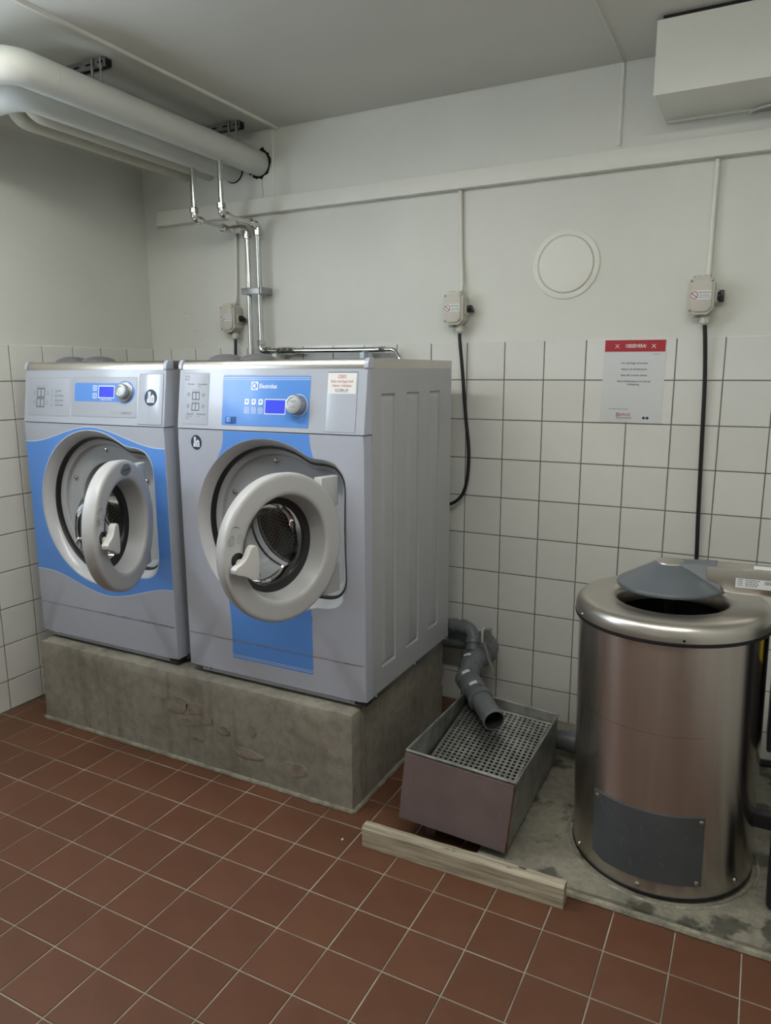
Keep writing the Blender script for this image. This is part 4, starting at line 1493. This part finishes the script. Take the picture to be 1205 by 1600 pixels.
mb.build('body_print', 'print_dark', t, smooth=False)
mb = MB().text('APHOS', .0145, .068, .0225, .0009, PO, 'LEFT', .01, .8)
mb.flat(rrect(.056, .0665, .021, .034, .001, 2), .0009, [rrect(.058, .0645, .0285, .0315, .0005, 2), rrect(.058, .0645, .0235, .0265, .0005, 2)], PO)
mb.flat([(.056, .0165), (.112, .0165), (.112, .0180), (.056, .0180)], .0009, fr=PO)
mb.flat([(.056, .0130), (.108, .0130), (.108, .0140), (.056, .0140)], .0009, fr=PO)
mb.build('logo_print', 'print_crimson', t, smooth=False)
mb = MB()
for cu in (.151, .163):
    mb.flat(ellipse(cu, .018, .005, .005, 20), .0009, fr=PO)
mb.build('dot_print', 'print_navy', t, smooth=False)

DX0, DX1, DY0, DZ0, DZ1 = 2.331, 3.25, -.287, 2.180, 2.381
t = thing('duct_box', (DX0, -.001, DZ0), 'white sheet-metal duct box under the ceiling above the spin dryer', 'duct')
w, dd, h = DX1 - DX0, -DY0, DZ1 - DZ0
MB().box(0, w, -dd + .0025, -.004, .004, h).build('casing', 'trim_paint', t, bevel=.003)
MB().box(-.002, w, -dd - .001, -dd + .003, .001, h).build('front_sheet', 'trim_paint', t)
MB().box(.004, w, -.022, .0, .0, .012).build('rear_lip', 'trim_paint', t, bevel=.001)
MB().box(.012, w, -dd + .010, -.03, h, CEIL - DZ0 - .0005).build('gap_shade_block', 'black_plastic', t)  # black filler added so the gap below the ceiling looks dark
cut = [(.249, -.001)] + [(.362 + .113 * cos(a_), -.001 + .058 * sin(a_)) for a_ in [pi + pi * k / 24 for k in range(1, 24)]] + [(.475, -.001)]
MB().prism(cut, -.0035, .0038, fr=Fr((0, 0, 0), (1, 0, 0), (0, 1, 0), (0, 0, 1))).build('pipe_cutout', 'recess_grey', t)
MB().tube([(x_, y_, -.002) for x_, y_ in cut], .004, 8).build('cutout_edge', 'trim_paint', t)

# ================================================================ drain box, waste pipes, brush, timber
TOP = [Vector(p) for p in ((1.835, -.925, .277), (2.169, -.912, .253), (2.144, -.344, .202), (1.810, -.356, .227))]
BOT = [Vector(p) for p in ((1.822, -.944, .066), (2.152, -.930, .043), (2.142, -.346, .030), (1.812, -.358, .030))]
t = thing('drain_box', (1.985, -.64, .024), 'galvanised lint drain box with perforated insert and brown front board', 'drain box')
O = Vector(t.location)
TL = [p - O for p in TOP]
BL = [p - O for p in BOT]
cen = sum(TL, Vector()) / 4


def inset(P, d):
    c = sum(P, Vector()) / 4
    out = []
    for i in range(4):
        a, b, e = P[i - 1], P[i], P[(i + 1) % 4]
        out.append(b + (a - b).normalized() * d + (e - b).normalized() * d)
    return out


mb = MB()
TI, BI = inset(TL, .004), inset(BL, .004)
BI = [p + Vector((0, 0, .004)) for p in BI]
mb.loft([BL, TL, TI, BI], True, True, True)
mb.build('tub', 'galvanised', t, sharp=20)
mb = MB()
for i in range(4):
    a, b = TL[i], TL[(i + 1) % 4]
    mb.tube([a, b], .0038, 8)
mb.build('rim_roll', 'galvanised', t)
# brown front board, fixed on the front wall
off = Vector((.0, -.0045, 0))
q = [BL[0] + off + Vector((.0005, 0, .002)), BL[1] + off + Vector((-.001, 0, .002)), TL[1] + off + Vector((-.002, 0, -.006)), TL[0] + off + Vector((.0, 0, -.006))]
mb = MB().loft([[p - Vector((0, .005, 0)) for p in q], q], True, True, True)
mb.build('front_board', 'front_board', t)
# rusty raw edge of the board
mb = MB()
e0, e1 = q[1] - Vector((-.0006, .0025, 0)), q[2] - Vector((-.0006, .0025, 0))
mb.tube([e0.lerp(e1, k / 14) + Vector((.0012 * noise.noise(Vector((k, 1, 0))), 0, 0)) for k in range(15)], .0032, 6)
mb.build('rusty_edge', 'rust', t)
mb = MB()
rs = random.Random(9)
for _ in range(22):
    f, g = rs.random(), rs.random()
    p = q[0].lerp(q[1], f).lerp(q[3].lerp(q[2], f), g) + Vector((0, -.0056, 0))
    l_, a_ = rs.choice((.003, .005, .02)), rs.uniform(1.2, 1.9)
    mb.flat([(0, 0), (l_ * cos(a_), l_ * sin(a_)), (l_ * cos(a_) + .001, l_ * sin(a_)), (.0011, 0)], 0, fr=Fr(p, (1, 0, 0), (0, 0, 1), (0, -1, 0)))
mb.build('board_scratches', 'scratch', t, smooth=False)
# perforated insert, lower at the front
PI_ = inset(TL, .008)
pc = [PI_[0] + Vector((0, 0, -.118)), PI_[1] + Vector((0, 0, -.118)), PI_[2] + Vector((0, 0, -.034)), PI_[3] + Vector((0, 0, -.034))]


def bil(u, v, w=0):
    return pc[0].lerp(pc[1], u).lerp(pc[3].lerp(pc[2], u), v) + Vector((0, 0, w))


nx_, ny_ = 18, 30
mb = MB()
m_ = .02
for i in range(nx_):
    for j in range(ny_):
        u0, u1 = m_ + (1 - 2 * m_) * i / nx_, m_ + (1 - 2 * m_) * (i + 1) / nx_
        v0, v1 = m_ + (1 - 2 * m_) * j / ny_, m_ + (1 - 2 * m_) * (j + 1) / ny_
        cu, cv = (u0 + u1) / 2, (v0 + v1) / 2
        ou, ov = [], []
        sq = []
        hl = []
        for k in range(8):
            a = 2 * pi * k / 8 + pi / 8 * 0
            x_, y_ = cos(a), sin(a)
            mxx = max(abs(x_), abs(y_))
            sq.append(bil(cu + x_ / mxx * (u1 - u0) / 2, cv + y_ / mxx * (v1 - v0) / 2))
            hl.append(bil(cu + x_ * .0056 / .32, cv + y_ * .0056 / .56))
        dn = [p + Vector((0, 0, -.002)) for p in hl]
        mb.loft([sq, hl, dn])
for a, b, c, d in ((0, 1, 0, m_), (0, 1, 1 - m_, 1), (0, m_, m_, 1 - m_), (1 - m_, 1, m_, 1 - m_)):
    mb.add([bil(a, c), bil(b, c), bil(b, d), bil(a, d)], [(0, 1, 2, 3)])
ins_o = mb.build('perforated_insert', 'perforated_steel', t, sharp=25)
MB().add([p + Vector((0, 0, .010)) for p in BI], [(0, 1, 2, 3)]).build('sump', 'void', t)
# leg under the front
for u in (.25, .8):
    p = BL[0].lerp(BL[1], u) + Vector((0, .05, 0))
    if u < .5:
        MB().box(p.x - .015, p.x + .015, p.y - .012, p.y + .012, -O.z + .0005, p.z + .004).build('foot', 'galvanised', t)
    else:
        MB().box(p.x - .015, p.x + .015, p.y - .012, p.y + .012, .0, p.z + .004).build('foot', 'galvanised', t)

# waste pipe 75 mm
t = thing('waste_pipe', (1.81, -.09, .0), 'grey plastic waste pipes from behind the washer joining and emptying into the drain box', 'pipe')
O = Vector(t.location)
PW = [Vector(p) for p in ((1.42, -.075, .296), (1.832, -.085, .322), (1.778, -.225, .285), (1.795, -.325, .262), (1.868, -.405, .243), (1.968, -.515, .216))]
PW = [p - O for p in PW]
MB().tube([PW[0], PW[1], PW[2]], .0405, 24, rad=.055, seg=10).build('elbow', 'pvc_grey', t)
MB().tube([PW[1].lerp(PW[2], .5), PW[2], PW[3], PW[4]], .0415, 24, rad=.05, seg=8, cap=False).build('branch_body', 'pvc_grey', t)
o_ = MB()
path = fillet([PW[3].lerp(PW[4], .4), PW[4], PW[5]], .10, 8)
o_.tube(path, .0385, 26, cap=False)
o_.build('outlet', 'pvc_grey', t)
MB().tube(path, .0350, 26, cap=False).build('bore', 'pvc_inside', t)
dend = (path[-1] - path[-2]).normalized()
ux = dend.orthogonal().normalized()
MB().lathe([(.0345, .0005), (.0388, .0005), (.0388, -.004), (.0345, -.004)], 28, Fr(path[-1], ux, dend.cross(ux), dend)).build('cut_edge', 'scratch', t)
for (a, b, f) in ((PW[1], PW[2], .45), (PW[1], PW[2], .62), (PW[2], PW[3], .35), (PW[3], PW[4], .05), (PW[3], PW[4], .55), (PW[4], PW[5], .15)):
    c = a.lerp(b, f)
    d = (b - a).normalized()
    MB().tube([c - d * .013, c - d * .010, c + d * .010, c + d * .013], [.0415, .0455, .0455, .0415], 26).build('socket', 'pvc_grey', t)
rj = random.Random(2)
for (a, b, f, ang) in ((PW[2], PW[3], .15, 2.2), (PW[3], PW[4], .18, 2.6), (PW[3], PW[4], .85, 1.7)):
    c = a.lerp(b, f)
    d = (b - a).normalized()
    side = Vector((0, 0, 1)) - d * d.z
    side.normalize()
    tn = d.cross(side)
    rings_ = []
    for k in range(5):
        an = (k - 2) * .16 - .35
        nrm = side * cos(an) + tn * -sin(an)
        rings_.append([c + nrm * .0462 - d * .008, c + nrm * .0462 + d * .008])
    MB().loft(rings_, False).build('pipe_label', 'sticker_white', t)
# branch pipe 50 mm
PB = [Vector(p) - O for p in ((1.46, -.13, .386), (1.752, -.15, .392), (1.772, -.205, .290))]
MB().tube(PB, .025, 22, rad=.045, seg=8).build('branch_tube', 'pvc_grey', t)
for (a, b, f) in ((PB[0], PB[1], .55), (PB[0], PB[1], .72), (PB[0], PB[1], .86), (PB[1], PB[2], .42), (PB[1], PB[2], .66)):
    c, d = a.lerp(b, f), (b - a).normalized()
    MB().tube([c - d * .010, c - d * .008, c + d * .008, c + d * .010], [.0255, .0290, .0290, .0255], 22).build('branch_socket', 'pvc_grey', t)
# overflow pipe from drain box to the dryer
t = thing('outlet_pipe', (2.142, -.30, .0), 'short grey pipe between the drain box and the spin dryer', 'pipe')
MB().tube([(-.10, .0, .085), (.26, .02, .085)], .036, 24).build('tube', 'pvc_grey', t)
MB().tube([(.03, .006, .085), (.06, .008, .085)], .0405, 24).build('socket', 'pvc_grey', t)

# washing-up brush stuck between the pipes
t = thing('cleaning_brush', (1.836, -.245, .405), 'grey dish brush with clear handle hooked over the waste pipes', 'brush')
MB().tube([(-.006, -.004, .022), (-.002, -.004, -.03), (.016, -.002, -.085), (.034, 0, -.135), (.040, .002, -.155)], [.004, .0055, .005, .008, .005], 12, flat=.5).build('handle', 'clear_plastic', t)
MB().box(-.012, -.004, -.014, .010, -.022, .032).build('head', 'switch_cream', t, bevel=.003)
mb = MB()
for i in range(8):
    for j in range(4):
        z_, y_ = -.017 + i * .0064, -.010 + j * .0062
        mb.cyl((-.005, y_, z_), (.020 + .002 * (i % 2), y_ + .001, z_ + .0010 * (i - 3)), .0016, .0022, 5)
tag(mb.build('bristles', 'bristle', t), kind='stuff')

t = thing('timber_offcut', (1.744, -1.041, .0005), 'weathered timber beam lying on the floor in front of the drain box', 'timber', rot=(0, 0, math.atan2(.012, .582)))


def tj(bm):
    for v in bm.verts:
        v.co += noise.noise_vector(v.co * 25) * .0012


mb = MB()
n = 40
sec_ = [(0, 0), (.036, 0), (.037, .056), (.033, .064), (.006, .066), (.0, .058)]
mb.loft([[(.596 * k / n, y, z) for y, z in sec_] for k in range(n + 1)], True, True, True)
mb.build('beam', 'wood', t, sharp=30, jitter=tj)
mb = MB()
rs = random.Random(4)
for _ in range(7):
    x_, y_ = rs.uniform(.22, .5), rs.uniform(.008, .03)
    mb.flat(ellipse(x_, y_, rs.uniform(.004, .014), .002, 10), .0675, [ellipse(x_, y_, .003, .0008, 8)])
mb.build('bark_marks', 'print_grey', t, smooth=False)

# small white fragment on the floor tiles
o = MB().lathe([(.00001, -.004), (.0026, -.003), (.003, .003), (.00001, .0045)], 10, Fr((0, 0, .003), (0, 0, 1), (0, 1, 0), (1, 0, 0))).build('paper_scrap', 'sticker_white')
o.location = (1.678, -1.045, .0005)
o.rotation_euler = (0, 0, 1.2)
tag(o, 'tiny white scrap on the floor tiles near the timber', 'scrap')

# ================================================================ spin dryer
SX, SY, SR = 2.530, -.663, .2435
t = thing('spin_dryer', (SX, SY, PADZ + .007), 'stainless steel spin dryer drum with grey cone lid standing on the concrete pad', 'spin dryer', rot=(radians(0.2), radians(-1.1), 0))
ZO = PADZ
shell = MB().lathe([(SR, .004), (SR, .020), (SR, .70)], 128, cap0=False)
sh = shell.build('shell', 'stainless_shell', t)
MB().lathe([(SR - .004, 0), (SR + .002, .0), (SR + .002, .006), (SR - .004, .006)], 96).build('base_ring', 'rubber', t)
MB().lathe([(SR + .006, .698), (SR + .010, .697), (SR + .0115, .702), (SR + .0105, .707), (SR, .707)], 128).build('rim_gasket', 'rubber', t)
RR = .254
rim = MB().lathe([(RR, .7055), (RR, .718), (RR - .0015, .728), (RR - .006, .738), (RR - .013, .745), (RR - .021, .7485), (RR - .029, .7503), (RR - .036, .7508), (.168, .7503), (.160, .7495),
                  (.152, .7470), (.146, .744), (.142, .734), (.140, .70)], 128).build('rim', 'stainless_rim', t, sharp=45)
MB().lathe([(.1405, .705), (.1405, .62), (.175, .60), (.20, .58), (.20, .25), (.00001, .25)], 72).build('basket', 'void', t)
for deg in (214, 283):
    a = radians(deg)
    n_ = Vector((cos(a), sin(a), 0))
    if deg == 214:
        screw(rim, n_ * (RR + .0005) + Vector((0, 0, .714)), n_, .0055)
    else:
        MB().lathe([(.0035, .0), (.00001, .0003)], 14, Fr(n_ * (RR + .0004) + Vector((0, 0, .714)), (0, 0, 1), n_.cross(Vector((0, 0, 1))), n_)).build('screw_hole', 'void', rim)
# service plate round the lower front
a0, a1 = radians(-128), radians(-59)
pl = []
NP = 24
for k in range(NP + 1):
    a = a0 + (a1 - a0) * k / NP
    pl.append(a)
rin, rout = SR + .0005, SR + .0045
mb = MB()
rings_ = []
for a in pl:
    c_, s_ = cos(a), sin(a)
    f = (a - a0) / (a1 - a0)
    zlo = .045 - (.0 if f > .02 else 0) + .0 * f
    if f < .12:
        zlo = .045 + .012 * max(0, (.12 - f) / .12)
    zhi = .2400
    rings_.append([(rin * c_, rin * s_, zlo), (rout * c_, rout * s_, zlo), (rout * c_, rout * s_, zhi), (rin * c_, rin * s_, zhi)])
mb.loft(rings_, True, True, True)
plate = mb.build('service_plate', 'plate_grey', t, sharp=40)
for a, z_ in ((a0 + .05, .228), (a1 - .045, .228), (a1 - .06, .056)):
    n_ = Vector((cos(a), sin(a), 0))
    screw(plate, n_ * (SR + .0046) + Vector((0, 0, z_)), n_, .0065)
mb = MB()
rs = random.Random(8)
for _ in range(16):
    a, z_ = rs.uniform(a0 + .06, a1 - .06), rs.uniform(.07, .22)
    l_, an = rs.choice((.006, .01, .016, .022)), rs.gauss(2.4, .5)
    d_ = .0004
    for (dx, dz) in ((cos(an), sin(an)),):
        A = []
        for (q0, q1) in ((0, -d_), (l_, -d_), (l_, d_), (0, d_)):
            aa = a + (q0 * dx - q1 * dz) / SR
            A.append(((rout + .0003) * cos(aa), (rout + .0003) * sin(aa), z_ + q0 * dz + q1 * dx))
        mb.add(A, [(0, 1, 2, 3)])
mb.build('scratches', 'scratch', plate, smooth=False)
for deg in (-146, -96, -33):
    a = radians(deg)
    n_ = Vector((cos(a), sin(a), 0))
    screw(sh, n_ * SR + Vector((0, 0, .022 + (.012 if deg == -33 else 0))), n_, .008)
# faint horizontal wash line on the shell
mb = MB()
for k in range(40):
    a_, b_ = radians(-150 + k * 2.2), radians(-150 + (k + 1) * 2.2)
    z_ = .455
    r_ = SR + .0004
    mb.add([(r_ * cos(a_), r_ * sin(a_), z_), (r_ * cos(b_), r_ * sin(b_), z_), (r_ * cos(b_), r_ * sin(b_), z_ + .0016), (r_ * cos(a_), r_ * sin(a_), z_ + .0016)], [(0, 1, 2, 3)])
mb.build('shell_seam', 'stainless', t)
# cone lid
lid_fr = Fr((-.006, .006, .0), (1, 0, 0), (0, 1, 0), (0, 0, 1))
lid = MB().lathe([(.130, .779), (.139, .780), (.1405, .784), (.139, .789), (.136, .791), (.044, .8425), (.040, .8445)], 72, lid_fr).build('lid', 'lid_grey', t, sharp=40)
MB().lathe([(.040, .8440), (.0385, .8475), (.034, .8495), (.00001, .8505)], 40, lid_fr).build('lid_button', 'stainless_rim', lid)
mb = MB()
mb.add([(.012, .028, .849), (.112, .034, .852), (.112, -.022, .852), (.012, -.030, .849), (.12, .05, .792), (.128, -.045, .790), (.012, .06, .83), (.012, -.06, .832)],
       [(0, 1, 2, 3), (1, 4, 5, 2), (3, 2, 5, 7), (0, 6, 4, 1)], lid_fr)
mb.build('lid_bracket', 'lid_grey', lid, recalc=True)
MB().cyl((0, 0, .70), (0, 0, .779), .012, n=16, fr=lid_fr).build('lid_stem', 'void', lid)
# swing arm carrying the lid, with rating label
arm = MB().box(.085, .62, -.033, .042, .785, .850).build('swing_arm', 'stainless', t, bevel=.004)
AF = Fr((0, -.0335, 0), (1, 0, 0), (0, 0, 1), (0, -1, 0))
MB().flat([(.155, .803), (.30, .803), (.30, .828), (.155, .828)], .0004, fr=AF).build('rating_label', 'sticker_white', arm, smooth=False)
mb = MB()
rs = random.Random(3)
for r_ in range(4):
    mb.flat([(.160, .824 - r_ * .005), (.172, .824 - r_ * .005), (.172, .8258 - r_ * .005), (.160, .8258 - r_ * .005)], .0006, fr=AF)
    u = .178
    while u < .205:
        l_ = rs.uniform(.003, .008)
        mb.flat([(u, .823 - r_ * .005), (u + l_, .823 - r_ * .005), (u + l_, .8255 - r_ * .005), (u, .8255 - r_ * .005)], .0006, fr=AF)
        u += l_ + .0015
u = .222
while u < .275:
    l_ = rs.uniform(.0008, .003)
    mb.flat([(u, .816), (u + l_, .816), (u + l_, .825), (u, .825)], .0006, fr=AF)
    u += l_ + rs.uniform(.0008, .002)
mb.build('label_print', 'print_grey', arm, smooth=False)
AT = Fr((0, 0, .8502), (1, 0, 0), (0, 1, 0), (0, 0, 1))
MB().flat([(.195, -.02), (.27, -.02), (.27, .02), (.195, .02)], .0004, fr=AT).build('top_label', 'sticker_white', arm, smooth=False)
# mounting post and drive box at the right, mostly outside the picture
MB().box(.255, .36, -.05, .06, .37, .70).build('drive_box', 'black_plastic', t, bevel=.006)
MB().box(.47, .62, -.06, .06, .0, .785).build('post', 'black_plastic', t, bevel=.004)
MB().box(.22, .50, -.06, -.02, .155, .195).build('lower_bracket', 'black_plastic', t, bevel=.004)
MB().box(.278, .32, -.16, -.11, .0, .20).build('support_leg', 'black_plastic', t, bevel=.008)
MB().flat([(.256, .615), (.275, .615), (.275, .685), (.256, .685)], 0, fr=Fr((0, -.0505, 0), (1, 0, 0), (0, 0, 1), (0, -1, 0))).build('warning_label', 'print_yellow', t, smooth=False)
MB().tube([(.20, .10, .26), (.30, .12, .255), (.42, .15, .26)], .011, 12).build('hose', 'rubber', t)
